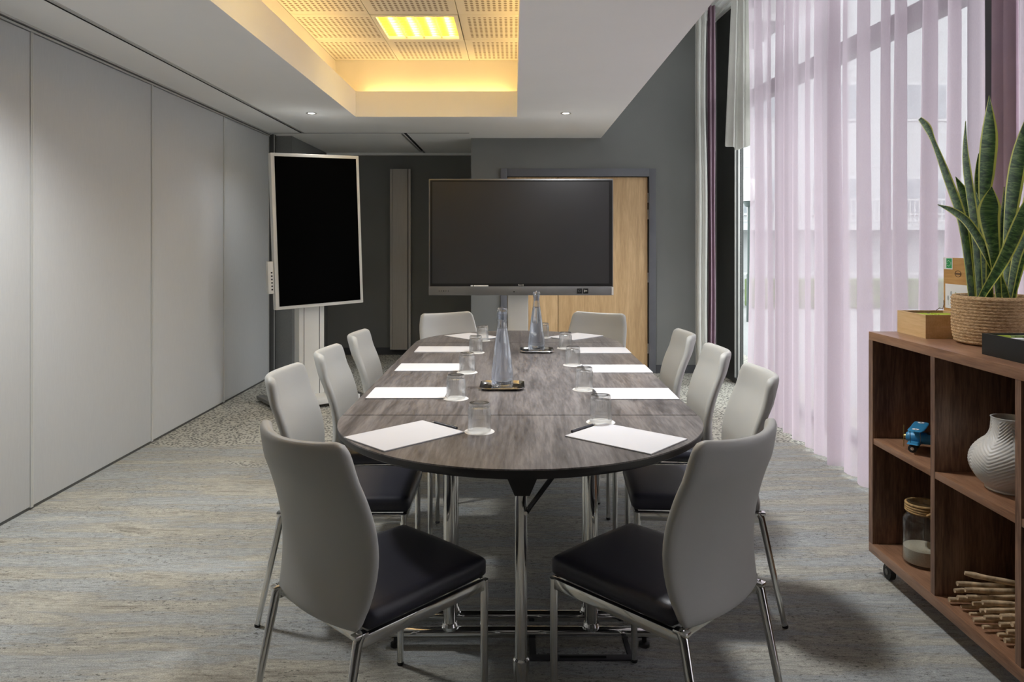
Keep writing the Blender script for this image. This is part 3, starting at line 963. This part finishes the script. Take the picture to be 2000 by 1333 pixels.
# ------------------------------------------------------------------ wide display on a column
ws = thing('display', 'wide black landscape presentation display on a white column stand', 'display', (.058, 6.2, 0))
HW = .772
zb, zt = .897, 1.872
B('housing', 'bezel_grey', ws, (-HW, HW, 0, .075, zb + .055, zt), bev=.004)
B('bezel', 'bezel', ws, (-HW + .012, HW - .008, -.003, .002, zb + .075, zt - .012), smooth=None)
B('screen', 'screen', ws, (-HW + .03, HW - .035, -.0045, .001, zb + .098, zt - .026), smooth=None)
bar = B('speaker_bar', 'silver_plastic', ws, (-HW, HW, -.012, .07, zb, zb + .073), bev=.004)
B('end_cap', 'white_plastic', bar, (HW - .014, HW + .001, -.014, .06, zb + .003, zb + .068), smooth=None)
for i in range(5):
    T('button', 'black', bar, [(-HW + .088 + i * .019, -.0125, zb + .036), (-HW + .088 + i * .019, -.0135, zb + .036)], .0042 if i == 2 else .0032, 10)
T('port_dot', 'bezel', bar, [(-.058, -.012, zb + .03), (-.058, -.0135, zb + .03)], .006, 12)
for i, x in enumerate((.489, .541)):
    s_ = B('sticker', 'bezel', bar, (x - .021, x + .021, -.0135, -.0115, zb + .015, zb + .057), smooth=None)
    if i == 0:
        bm = bmesh.new(); lathe(bm, [(.009, -.0004), (.012, -.0004), (.012, .0004), (.009, .0004)], 20, closed=True)
        for v in bm.verts: v.co = Vector((x + v.co.x, -.0138 + v.co.z, zb + .038 + v.co.y * .8))
        obj('sticker_mark', bm, 'silver_plastic', s_)
    else:
        B('sticker_mark', 'white_plastic', s_, (x - .012, x - .006, -.0142, -.0135, zb + .026, zb + .046), (x - .006, x + .012, -.0142, -.0135, zb + .034, zb + .040), smooth=None)
text_mesh('logo', 'BenQ', .020, 'white_plastic', ws, (0, -.0035, zb + .086), (PI / 2, 0, 0), .0006)
pt = thing('stylus', 'thin white stylus resting on the ledge of the wide display', 'stylus', (-.30, 6.19, .9755))
T('barrel', 'white_plastic', pt, [(-.035, -.007, 0), (.085, -.007, 0)], .0048, 10)
T('cap', 'white_plastic', pt, [(-.062, -.007, 0), (-.042, -.007, 0)], .0052, 10)
B('column', 'white_plastic', ws, (-.112, .062, .085, .18, .06, 1.45), bev=.008)
B('column_seam', 'silver_plastic', ws, (-.114, .064, .11, .112, .06, 1.0), smooth=None)
B('mount', 'grey_metal', ws, (-.3, .3, .06, .09, 1.1, 1.6), smooth=None)
B('base_plate', 'white_plastic', ws, (-.33, .28, -.06, .40, .015, .06), bev=.008)
for x in (-.36, .31):
    f_ = B('foot', 'grey_metal', ws, (x - .035, x + .035, -.20, .52, .012, .05), bev=.005)

# ------------------------------------------------------------------ portrait display
ps = thing('display', 'portrait display with white frame on a tall white column stand', 'display', (-1.62, 6.125, 0), math.atan2(.45, .60))
W2, H2, zc = .378, .628, 1.438
roll = bpy.data.objects.new('screen_unit', None)
bm = bmesh.new(); box(bm, -W2, W2, -.01, .05, -H2, H2, bev=.004)
su = obj('housing', bm, 'white_plastic', ps, loc=(0, 0, zc), rot=(0, R(-2.0), 0))
bpy.data.objects.remove(roll)
B('screen', 'screen_off', su, (-W2 + .030, W2 - .026, -.0135, -.009, -H2 + .026, H2 - .026), smooth=None)
cb = B('control_box', 'white_plastic', su, (-W2 - .050, -W2 - .002, 0.0, .05, -.495, -.238), bev=.003)
cb2 = B('button_strip', 'bezel', su, *[(-W2 - .027, -W2 - .014, -.0015, .001, -.468 + .027 * i, -.456 + .027 * i) for i in range(6)], smooth=None)
B('mount', 'grey_metal', ps, (-.2, .2, .05, .075, 1.2, 1.7), smooth=None)
B('column', 'white_plastic', ps, (-.135, .085, .075, .185, .065, 1.5), bev=.01)
B('column_seam', 'silver_plastic', ps, (-.095, -.090, .073, .076, .07, 1.3), (.040, .045, .073, .076, .07, 1.3), smooth=None)
B('base_plate', 'white_plastic', ps, (-.22, .30, -.16, .26, .03, .075), bev=.006)
for x in (-.34, .36):
    f_ = B('foot', 'grey_metal', ps, (x - .035, x + .035, -.42, .42, .02, .05), bev=.006)
    for y in (-.37, .37):
        T('caster', 'rubber', f_, [(x - .012, y, .022), (x + .012, y, .022)], .022, 14)
B('cross_bar', 'grey_metal', ps, (-.34, .36, .0, .07, .022, .045), smooth=None)

# ------------------------------------------------------------------ floor box under the table
fb = thing('floor_box', 'dark rectangular floor box frame set in the carpet under the table', 'floor box', (.215, 2.47, 0))
B('frame', 'base', fb, (-.165, .165, -.115, -.085, 0, .006), (-.165, .165, .085, .10, 0, .006), (-.165, -.145, -.085, .085, 0, .006), (.15, .165, -.085, .085, 0, .006), bev=.001)
B('carpet_lid', 'carpet', fb, (-.143, .148, -.083, .083, 0, .0035), smooth=None)
B('finger_slot', 'black', fb, (-.07, .08, -.108, -.094, .0061, .0065), smooth=None)

# ------------------------------------------------------------------ walnut shelf unit on casters
SX0, SX1, SY0, SY1 = 1.437, 1.80, 1.665, 3.0
sh = thing('shelf_unit', 'low walnut open shelf unit on casters in front of the sheer curtain', 'shelf', (0, 0, 0))
B('top_board', 'walnut_y', sh, (SX0, SX1, SY0, SY1, .941, .974), bev=.0012)
B('bottom_board', 'walnut_y', sh, (SX0, SX1, SY0, SY1, .0855, .124), bev=.0012)
B('end_panel', 'walnut', sh, (SX0, SX1, SY1 - .032, SY1, .124, .941), smooth=None)
B('end_panel', 'walnut', sh, (SX0, SX1, SY0, SY0 + .032, .124, .941), smooth=None)
DIV = [2.546, 2.114]
for y in DIV:
    B('divider', 'walnut', sh, (SX0 + .002, SX1 - .012, y - .0125, y + .0125, .124, .941), smooth=None)
ed = [SY1 - .032, DIV[0] + .0125, DIV[0] - .0125, DIV[1] + .0125, DIV[1] - .0125, SY0 + .032]
for a, b in ((ed[1], ed[0]), (ed[3], ed[2]), (ed[5], ed[4])):
    B('shelf_board', 'walnut_y', sh, (SX0 + .003, SX1 - .012, a, b, .5255, .549), bev=.001)
B('back_panel', 'walnut', sh, (SX1 - .012, SX1 - .002, SY0 + .032, SY1 - .032, .124, .941), smooth=None)
for x in (SX0 + .05, SX1 - .05):
    for y in (SY0 + .07, SY1 - .06):
        cs = B('caster', 'rubber', sh, (x - .02, x + .02, y - .02, y + .02, .080, .0855), smooth=None)
        T('fork', 'grey_metal', cs, [(x, y, .08), (x, y, .045)], .012, 10)
        T('wheel', 'rubber', cs, [(x - .011, y - .008, .03), (x + .011, y - .008, .03)], .030, 22)
        T('hub', 'grey_metal', cs, [(x - .013, y - .008, .03), (x + .013, y - .008, .03)], .012, 14)

# ------------------------------------------------------------------ things on the shelf unit
TOP = .974
M['pine'] = wood('tea_box_pine', (.52, .33, .15), (.62, .42, .21), (.70, .50, .28), 'Y', .8, .5, .02)
M['lid_wood'] = wood('lid_wood', (.42, .22, .07), (.52, .29, .10), (.60, .36, .15), 'Y', .8, .5, .02)
M['green'] = simple('label_green', (.03, .32, .10), .6)
M['lime'] = simple('lime_sachets', (.50, .62, .05), .6, var=.2, scale=30)
M['purple'] = simple('dark_purple_sachets', (.06, .04, .07), .6)
M['brown_ink'] = simple('brown_ink', (.12, .065, .03), .7)
M['card'] = simple('card_white', (.80, .80, .80), .7)
M['ink_grey'] = simple('ink_grey', (.40, .41, .42), .7)
M['ink_green'] = simple('ink_green', (.45, .50, .33), .7)
tbx = thing('tea_box', 'open light wooden tea box with upright orange-brown lid on walnut top', 'box', (1.54, 2.77, TOP))
B('side', 'pine', tbx, (0, .008, 0, .205, 0, .088), smooth=None)
B('side', 'pine', tbx, (.185 - .008, .185, 0, .205, 0, .088), smooth=None)
B('end', 'pine', tbx, (.008, .177, 0, .008, 0, .088), smooth=None)
B('end', 'pine', tbx, (.008, .177, .197, .205, 0, .088), smooth=None)
B('bottom', 'pine', tbx, (.008, .177, .008, .197, 0, .006), smooth=None)
lid = B('lid', 'lid_wood', tbx, (.186, .197, 0, .205, .088, .300), smooth=None)
lb = B('organic_label', 'green', lid, (.1852, .186, .148, .185, .258, .297), smooth=None)
B('label_border', 'card', lid, (.1854, .186, .144, .201, .254, .300), smooth=None)
# leaf outline of stars on the green label, read on the lid face
for i in range(9):
    a = i / 9 * 2 * PI
    T('label_star', 'card', lb, [(.1853, .1665 + .013 * math.cos(a), .2775 + .010 * math.sin(a) * (1 + .4 * math.cos(a))), (.1846, .1665 + .013 * math.cos(a), .2775 + .010 * math.sin(a) * (1 + .4 * math.cos(a)))], .0017, 6)
bm = bmesh.new(); lathe(bm, [(.016, -.0004), (.0185, -.0004), (.0185, .0004), (.016, .0004)], 28, closed=True)
for v in bm.verts: v.co = Vector((.1855 + v.co.z, .108 - v.co.x * 1.15, .238 + v.co.y * .7))
obj('oval_mark', bm, 'brown_ink', lid, smooth=None)
B('oval_bar', 'brown_ink', lid, (.1852, .1862, .092, .124, .235, .241), smooth=None)
cd = B('picture_card', 'card', lid, (.1840, .1858, .030, .190, .100, .196), smooth=None)
for i, (y, z, rr, mt) in enumerate(((.170, .140, .008, 'ink_grey'), (.150, .160, .007, 'ink_grey'), (.135, .135, .006, 'ink_green'), (.12, .158, .007, 'ink_green'), (.095, .15, .008, 'ink_grey'), (.07, .145, .007, 'ink_green'))):
    bm = bmesh.new(); lathe(bm, [(0, 0), (rr, 0), (rr, .0005), (0, .0005)], 14)
    for v in bm.verts: v.co = Vector((.1838 - v.co.z, y + v.co.x * .7, z + v.co.y * 1.3))
    obj('drawing', bm, mt, cd, smooth=None)
    B('drawing_stem', mt, cd, (.1836, .1841, y - .001, y + .001, .112, z), smooth=None)
T('lid_stay', 'brown_ink', tbx, [(.150, .195, .088), (.165, .196, .098), (.178, .197, .094), (.184, .200, .112), (.185, .202, .128)], .0014, 6)
rnd = random.Random(4)
def sachets(n, y0, y1, mat, label, zz):
    for i in range(n):
        s_ = B('tea_sachet', mat, None, (-.034, .034, -.0045, .0045, 0, .070), bev=.002)
        tag(s_, label, 'tea sachet', label)
        s_.location = (1.54 + .045 + (i % 2) * .082, 2.77 + y0 + (y1 - y0) * (i // 2 + .5) / ((n + 1) // 2), TOP + zz)
        s_.rotation_euler = (R(rnd.uniform(-5, 5)), 0, R(rnd.uniform(-2, 2)))
sachets(4, .150, .190, 'purple', 'dark purple tea sachet filed in the wooden tea box', .0095)
sachets(12, .02, .145, 'lime', 'lime green tea sachet filed in the wooden tea box', .0135)

# snake plant in a woven basket
def mk_straw():
    k = NT('seagrass')
    v = k.coords(scale=(1, 1, 1))
    f = k.noise(k.coords(scale=(60, 60, 190)), 1.6, 4, .7, .5)
    k.col(k.ramp(f, [(.28, (.20, .11, .045)), (.46, (.52, .33, .165)), (.70, (.80, .60, .37))]))
    k.p(.8, spec=.25)
    k.bump(f, .9, .006)
    return k.m
M['straw'] = mk_straw()
M['soil'] = simple('soil', (.03, .02, .014), .95, var=.4, scale=60)
def mk_leaf():
    k = NT('snake_plant_leaf')
    tc = k.n('ShaderNodeTexCoord')
    s = k.n('ShaderNodeSeparateXYZ'); k.l(tc.outputs['UV'], s.inputs[0])
    e = k.math('ABSOLUTE', k.math('SUBTRACT', s.outputs['X'], .5))
    mp = k.n('ShaderNodeMapping'); mp.inputs['Scale'].default_value = (1.3, 55, 1); k.l(tc.outputs['UV'], mp.inputs['Vector'])
    oi = k.n('ShaderNodeObjectInfo')
    f = k.noise(mp.outputs['Vector'], 1.0, 4, .6, .8)
    g = k.ramp(f, [(.36, (.016, .048, .014)), (.50, (.042, .110, .028)), (.62, (.13, .23, .062))])
    ed = k.ramp(e, [(.375, 0.0), (.405, 1.0)])
    k.col(k.mix(ed, g, (.56, .60, .11)))
    k.p(.36, spec=.5)
    return k.m
M['leaf'] = mk_leaf()
pl = thing('snake_plant', 'variegated snake plant with tall yellow-edged leaves in a woven basket', 'plant', (1.71, 2.625, TOP))
pr = [(0, .002), (.112, .0), (.120, .004)]
nb = 15
for i in range(nb * 4 + 1):
    z = .006 + .160 * i / (nb * 4)
    r0 = .128 + .009 * math.sin(PI * .5 * min(1, i / (nb * 4) * 2.5))
    pr.append((r0 + .0026 * abs(math.sin(PI * i / 4)), z))
pr += [(.134, .172), (.126, .172), (.122, .165), (.120, .03), (0, .02)]
bm = bmesh.new(); lathe(bm, pr, 120, lambda th, z, i: .0014 * math.sin(46 * th + (i // 4) * 1.7) if 3 <= i < nb * 4 + 3 else .0007 * math.sin(40 * th))
obj('woven_basket', bm, 'straw', pl, smooth=70)
bm = bmesh.new(); lathe(bm, [(0, .155), (.06, .153), (.121, .148), (.121, .14), (0, .14)], 32); obj('soil', bm, 'soil', pl)
LEAVES = [
 [(-.093, -.01, .12, .022), (-.095, -.01, .177, .0253), (-.126, -.01, .421, .0326), (-.18, -.01, .584, .0307), (-.229, -.01, .714, .0181), (-.252, -.01, .765, .0289), (-.278, -.01, .797, .0163)],
 [(-.062, 0, .12, .022), (-.062, 0, .182, .0254), (-.08, 0, .421, .0345), (-.105, 0, .603, .0327), (-.112, 0, .694, .02), (-.109, 0, .79, .0018)],
 [(0.0, .04, .12, .02), (0.0, .04, .183, .0221), (-.018, .04, .478, .0295), (-.011, .04, .625, .0516), (-.002, .04, .754, .0534), (0.0, .04, .889, .0018)],
 [(-.030, -.06, .12, .016), (-.032, -.06, .175, .0177), (-.046, -.06, .313, .0302), (-.064, -.06, .438, .0514), (-.062, -.06, .491, .0479), (-.055, -.06, .553, .0018)],
 [(.01, -.05, .13, .018), (-.011, -.05, .206, .0214), (-.061, -.05, .313, .0267), (-.129, -.055, .42, .0267), (-.186, -.06, .466, .0214), (-.243, -.06, .491, .0018)],
 [(.040, .01, .12, .022), (.041, .01, .185, .0255), (.047, .01, .385, .0401), (.065, .01, .549, .0547), (.087, .01, .677, .0474), (.11, .01, .801, .0018)],
 [(-.11, -.07, .13, .016), (-.091, -.07, .181, .0177), (-.03, -.08, .296, .03), (.015, -.085, .402, .0353), (.041, -.085, .473, .0247), (.06, -.085, .529, .0018)],
 [(.032, .02, .12, .022), (.03, .02, .184, .0256), (.017, .02, .312, .0366), (.026, .02, .422, .0329), (.037, .02, .495, .0165), (.041, .02, .559, .0018)],
 [(.015, -.03, .12, .02), (.027, -.03, .187, .0215), (.051, -.03, .313, .0323), (.083, -.035, .403, .0359), (.11, -.04, .501, .0018)],
 [(-.045, .05, .12, .022), (-.047, .05, .191, .024), (-.056, .05, .423, .0333), (-.086, .05, .534, .0296), (-.115, .05, .598, .0018)],
 [(-.037, .02, .12, .022), (-.038, .02, .184, .0256), (-.042, .02, .349, .0348), (-.049, .02, .458, .0274), (-.062, .02, .546, .0018)],
 [(.002, .06, .12, .022), (0.0, .06, .2, .026), (-.018, .06, .441, .0316), (-.026, .06, .59, .0279), (-.026, .06, .683, .0019)],
 [(.085, .05, .12, .022), (.092, .05, .191, .0259), (.125, .05, .349, .0444), (.157, .05, .515, .0518), (.173, .05, .682, .0018)],
]
def cr(P, t):
    n = len(P) - 1; i = min(int(t), n - 1); f = t - i
    p0 = P[max(i - 1, 0)]; p1 = P[i]; p2 = P[i + 1]; p3 = P[min(i + 2, n)]
    return [.5 * (2 * b + (c - a) * f + (2 * a - 5 * b + 4 * c - d_) * f * f + (3 * b - a - 3 * c + d_) * f ** 3) for a, b, c, d_ in zip(p0, p1, p2, p3)]
def leaf(i, P):
    rnd = random.Random(50 + i)
    bm = bmesh.new(); uvl = bm.loops.layers.uv.new('UVMap')
    N = 30; A = 8; tw0 = rnd.uniform(-.5, .5); tw1 = tw0 + rnd.uniform(-.7, .7)
    rowsF = []; rowsB = []
    for r in range(N + 1):
        t = r / N * (len(P) - 1)
        p = cr(P, t); q = cr(P, min(t + .05, len(P) - 1)); q0 = cr(P, max(t - .05, 0))
        c = Vector(p[:3]); tg = (Vector(q[:3]) - Vector(q0[:3])).normalized()
        wd = max(.0012, p[3] * 1.12)
        tw = tw0 + (tw1 - tw0) * r / N
        side = tg.cross(Vector((0, 1, 0))).normalized() * -1
        nr = side.cross(tg).normalized()
        sd = side * math.cos(tw) + nr * math.sin(tw)
        nm = sd.cross(tg).normalized()
        wd = wd / max(.72, math.cos(tw))
        rf_, rb_ = [], []
        for k in range(A + 1):
            u = k / A * 2 - 1
            base = c + sd * u * wd / 2 + nm * (u * u - .4) * wd * .16
            th = .0016 * (1 - u * u) + .0003
            rf_.append((bm.verts.new(base + nm * th), (k / A, r / N)))
            rb_.append((bm.verts.new(base - nm * th), (k / A, r / N)))
        rowsF.append(rf_); rowsB.append(rb_)
    def q4(a, b, c, d_):
        f = bm.faces.new((a[0], b[0], c[0], d_[0]))
        for lp, s in zip(f.loops, (a, b, c, d_)): lp[uvl].uv = s[1]
    for r in range(N):
        for k in range(A):
            q4(rowsF[r][k], rowsF[r][k + 1], rowsF[r + 1][k + 1], rowsF[r + 1][k])
            q4(rowsB[r][k + 1], rowsB[r][k], rowsB[r + 1][k], rowsB[r + 1][k + 1])
        q4(rowsF[r][0], rowsF[r + 1][0], rowsB[r + 1][0], rowsB[r][0])
        q4(rowsF[r + 1][A], rowsF[r][A], rowsB[r][A], rowsB[r + 1][A])
    for k in range(A):
        q4(rowsF[N][k], rowsF[N][k + 1], rowsB[N][k + 1], rowsB[N][k])
    obj('leaf', bm, 'leaf', pl, smooth=60)
for i, P in enumerate(LEAVES): leaf(i, P)

# black box with something green inside
M['black_box'] = simple('black_lacquer', (.010, .012, .012), .4)
M['moss'] = simple('green_contents', (.20, .26, .08), .7, var=.5, scale=40)
bb = thing('black_box', 'shallow black open box of small packets in front of woven basket', 'box', (1.506, 2.15, TOP))
B('wall_board', 'black_box', bb, (0, .008, 0, .233, 0, .068), smooth=None)
B('wall_board', 'black_box', bb, (.252, .26, 0, .233, 0, .068), smooth=None)
B('wall_board', 'black_box', bb, (.008, .252, 0, .008, 0, .068), smooth=None)
B('wall_board', 'black_box', bb, (.008, .252, .225, .233, 0, .068), smooth=None)
B('bottom', 'black_box', bb, (.008, .252, .008, .225, 0, .006), smooth=None)
B('divider', 'black_box', bb, (.126, .132, .008, .225, .006, .055), smooth=None)
for i in range(12):
    o = B('packet', ('moss', 'card', 'lime')[i % 3], None, (-.025, .025, -.012, .012, 0, .058), bev=.003)
    tag(o, ('mossy green', 'white', 'lime green')[i % 3] + ' packet standing inside the shallow black box', 'packet', 'packets in the black box')
    o.location = (1.506 + (.037, .096, .163, .222)[i % 4], 2.150 + .055 + (i // 4) * .068, TOP + .007)
    o.rotation_euler = (R(rnd.uniform(-6, 6)), 0, R(rnd.uniform(-8, 8)))

# white vase with chevron relief
M['ceramic'] = simple('white_ceramic', (.60, .59, .565), .42, var=.015)
SH = .549
vs = []
ctrl = [(.066, 0), (.070, .004), (.070, .010), (.090, .030), (.108, .058), (.115, .088), (.108, .118), (.088, .145), (.066, .165), (.056, .185), (.053, .205), (.053, .222), (.055, .230)]
for i in range(121):
    t_ = i / 120 * (len(ctrl) - 1); vs.append(tuple(cr(ctrl, t_)))
def chev(th, z, i):
    if i < 20 or i > 120: return 0
    n = 5; ph = (th * n / (2 * PI) + .15) % 1
    zig = abs(ph - .5) * 2
    a = .0016 * min(1, (i - 20) / 10) * min(1, max(0, 112 - i) / 10)
    return a * math.sin(2 * PI * (z + zig * .040) / .0105)
bm = bmesh.new(); lathe(bm, [(0, 0)] + vs + [(.051, .231), (.048, .228), (.046, .2), (.06, .165), (.10, .09), (0, .012)], 160, lambda th, z, i: chev(th, z, i - 1) if i <= 121 else 0)
o = obj('vase', bm, 'ceramic', None, smooth=80, loc=(1.572, 2.345, SH))
tag(o, 'round-bellied white ceramic vase with chevron relief on the walnut shelf', 'vase')

# glass jar of sand with rope collar
M['sand'] = simple('pale_sand', (.52, .47, .38), .95, var=.1, scale=200, bump=.4, bscale=600)
M['rope'] = simple('jute_rope', (.38, .24, .10), .85, var=.3, scale=90, bump=.6, bscale=200)
jr = thing('sand_jar', 'glass jar half filled with sand and wrapped with rope, bottom compartment', 'jar', (1.542, 2.79, .124))
bm = bmesh.new(); lathe(bm, [(0, .004), (.060, .001), (.068, .004), (.0715, .012), (.0715, .165), (.069, .178), (.058, .190), (.054, .197), (.054, .232), (.057, .236), (.057, .240), (.052, .240), (.051, .235), (.051, .198), (.066, .176), (.069, .165), (.069, .014), (0, .009)], 56)
obj('glass_body', bm, 'jar_glass', jr, smooth=45)
bm = bmesh.new(); lathe(bm, [(0, .010), (.066, .011), (.0682, .016), (.0682, .062), (.05, .068), (.02, .064), (0, .066)], 48)
obj('sand', bm, 'sand', jr)
for i in range(4):
    z = .200 + .0085 * i
    pts = [(.0585 * math.cos(2 * PI * q / 40), .0585 * math.sin(2 * PI * q / 40), z + .0015 * math.sin(2 * PI * q / 40 + i)) for q in range(41)]
    T('rope', 'rope', jr, pts, .0052, 8)
T('rope_knot', 'rope', jr, [(-.02, -.062, .200), (-.008, -.072, .212), (.004, -.068, .224), (.010, -.066, .208), (-.004, -.074, .204), (-.010, -.066, .192)], .005, 8)

# blue tin biplane
M['tin_blue'] = simple('blue_tin', (.035, .22, .42), .45, .1, var=.12, scale=20)
M['brass'] = simple('worn_brass', (.45, .33, .12), .4, .8)
bp = thing('toy_biplane', 'small blue tin toy biplane on the upper walnut shelf', 'toy plane', (1.548, 2.765, SH), math.atan2(.60, -.80))
bp.scale = (1.2, 1.2, 1.2)
# local x points to the nose
bm = bmesh.new(); tube(bm, [(.062, 0, .042), (.055, 0, .042), (.02, 0, .042), (-.03, 0, .041), (-.085, 0, .040)], [.012, .017, .019, .015, .006], 16)
obj('fuselage', bm, 'tin_blue', bp)
def wing(zz, sp, ch, x0, nm):
    bm = bmesh.new()
    cushion(bm, 10, lambda a, b, s: Vector((x0 + b * ch / 2, a * sp / 2, zz + s * .0022 + .002 * abs(a))), rc=.35, pw=8)
    return obj(nm, bm, 'tin_blue', bp, smooth=50)
uw = wing(.074, .150, .044, .028, 'upper_wing'); wing(.030, .128, .038, .034, 'lower_wing'); wing(.046, .06, .022, -.080, 'tail_wing')
B('tail_fin', 'tin_blue', bp, (-.095, -.072, -.001, .001, .042, .066), bev=.0005)
for sy in (-1, 1):
    for x in (.016, .044):
        T('strut', 'dark_alu', bp, [(x, sy * .045, .031), (x, sy * .05, .074)], .0011, 6)
    T('wheel', 'rubber', bp, [(.040, sy * .024, .0125), (.040, sy * .034, .0125)], .0125, 20)
    T('wheel_hub', 'white_plastic', bp, [(.040, sy * .0235, .0125), (.040, sy * .0350, .0125)], .005, 12)
    T('wheel_strut', 'dark_alu', bp, [(.040, sy * .027, .0125), (.040, sy * .010, .034)], .0015, 6)
    bm = bmesh.new(); lathe(bm, [(0, .0004), (.0095, .0004), (.0095, -.0002), (0, -.0002)], 20, c=(.028, sy * .052, .0786)); rd = obj('roundel', bm, 'card', uw)
    bm = bmesh.new(); lathe(bm, [(0, .0004), (.0035, .0004), (.0035, -.0002), (0, -.0002)], 14, c=(.028, sy * .052, .0790)); obj('roundel_centre', bm, 'bezel', rd)
bm = bmesh.new(); lathe(bm, [(0, 0), (.007, 0), (.006, .006), (0, .010)], 14)
for v in bm.verts: v.co = Vector((.062 + v.co.z, v.co.x, .042 + v.co.y))
obj('spinner', bm, 'brass', bp)
B('propeller', 'brass', bp, (.068, .070, -.003, .003, .008, .076), bev=.0005)
T('cockpit_rim', 'bezel', bp, [(-.004, 0, .057), (-.004, 0, .062)], .010, 12)

# heap of driftwood sticks
M['stick'] = simple('driftwood', (.46, .34, .21), .85, var=.45, scale=30, bump=.7, bscale=120, stretch=(1, 1, 1))
rnd = random.Random(21)
for i in range(25):
    layer = i // 8
    y = 2.172 + (i % 8) * .0425 + (0, .004, -.004, 0)[layer]
    z = .124 + .0150 + layer * .0275
    rr = rnd.uniform(.0068, .0090)
    L = rnd.uniform(.22, .28) - layer * .02
    x0 = 1.452 + rnd.uniform(0, .035)
    az = R(rnd.uniform(-1.8, 1.8)); el = 0
    pts = []; rad = []
    ph = rnd.uniform(0, 6)
    for q in range(9):
        u = q / 8
        w_ = .004 * math.sin(5 * u + ph)
        pts.append((u * L, w_, .002 * math.sin(4 * u + ph * 2)))
        rad.append(rr * (1 + .34 * mnoise.noise(Vector((i * 3.1, u * 5, 0)))) * (.85 if q in (0, 8) else 1))
    o = T('driftwood_stick', 'stick', None, pts, rad, 9, smooth=50)
    if i == 24:
        o.location = (1.462, 2.40, .262); o.rotation_euler = (0, R(8), R(-14))
    else:
        o.location = (x0, y, z); o.rotation_euler = (0, -el, az)
    tag(o, 'gnarled pale driftwood stick in the heap on the bottom walnut board', 'stick', 'driftwood sticks heaped in the shelf unit')

# ------------------------------------------------------------------ outside the window
M['paving'] = simple('street_paving', (.24, .25, .245), .9, var=.12, scale=.6)
M['facade'] = simple('pale_facade', (.45, .465, .465), .8, var=.04, scale=1)
M['far_glass'] = simple('far_window_glass', (.28, .31, .325), .3, var=.2, scale=2)
M['rail_white'] = simple('white_railing', (.50, .51, .51), .6)
M['hedge'] = simple('hedge_green', (.10, .15, .045), .9, var=.4, scale=8, bump=.8, bscale=20)
M['post_green'] = simple('lamp_post_green', (.035, .055, .05), .5)
M['globe'] = simple('opal_globe', (.85, .85, .82), .4)
struct(B('street', 'paving', None, (2.95, 60, -12, 24, -.35, -.16), smooth=None), 'pale street paving outside the window')
hd = B('lawn_strip', 'hedge', None, (5.5, 30, 16.9, 17.7, -.16, .50), bev=.05)
tag(hd, 'low clipped green hedge across the street', 'hedge')
bd = thing('office_building', 'pale panelled building across the street with railed balconies', 'building', (15, 24, -.2))
B('facade', 'facade', bd, (-12, 14, 0, 6, 0, 10.5), smooth=None)
for k, z in enumerate((1.9, 4.0, 5.1, 6.9, 8.4)):
    B('facade_joint', 'rail_white', bd, (-12, 14, -.01, 0, z, z + .05), smooth=None)
for fl, z in enumerate((2.45, 5.5)):
    for i in range(9):
        x = -10.9 + i * 2.75
        f_ = B('window', 'rail_white', bd, (x, x + 1.7, -.05, 0, z, z + 1.25), smooth=None)
        B('pane', 'far_glass', f_, (x + .08, x + .80, -.06, -.045, z + .08, z + 1.17), (x + .90, x + 1.62, -.06, -.045, z + .08, z + 1.17), smooth=None)
def railing(y, z, x0, x1, label):
    r_ = thing('railing', label, 'railing', (0, y, z), 0, 'white picket railings across the street')
    B('top_rail', 'rail_white', r_, (x0, x1, -.03, .03, .70, .76), smooth=None)
    B('bottom_rail', 'rail_white', r_, (x0, x1, -.03, .03, .05, .09), smooth=None)
    p_ = B('pickets', 'rail_white', r_, *[(x0 + .14 * i, x0 + .14 * i + .035, -.015, .015, .0, .72) for i in range(int((x1 - x0) / .14))], smooth=None)
    p_['kind'] = 'stuff'
sl = B('balcony_slab', 'facade', bd, (-12, 14, -1.1, 0, 1.95, 2.15), smooth=None)
railing(22.95, 1.96, 4, 28, 'white picket railing along the balcony across the street')
railing(18.6, -.16, 5, 29, 'white picket railing at street level behind the hedge')
lp = thing('street_lamp', 'street lamp with white globe on a dark green post', 'street lamp', (4.47, 14.1, -.16))
bm = bmesh.new(); lathe(bm, [(0, 2.28), (.12, 2.30), (.20, 2.38), (.235, 2.5), (.20, 2.63), (.12, 2.71), (0, 2.735)], 28); obj('globe', bm, 'globe', lp)
T('post', 'post_green', lp, [(0, 0, 0), (0, 0, .9), (0, 0, .92), (0, 0, 2.29)], [.045, .04, .028, .022], 14)
bm = bmesh.new(); lathe(bm, [(0, 2.18), (.07, 2.20), (.11, 2.29), (0, 2.30)], 18); obj('collar', bm, 'post_green', lp)
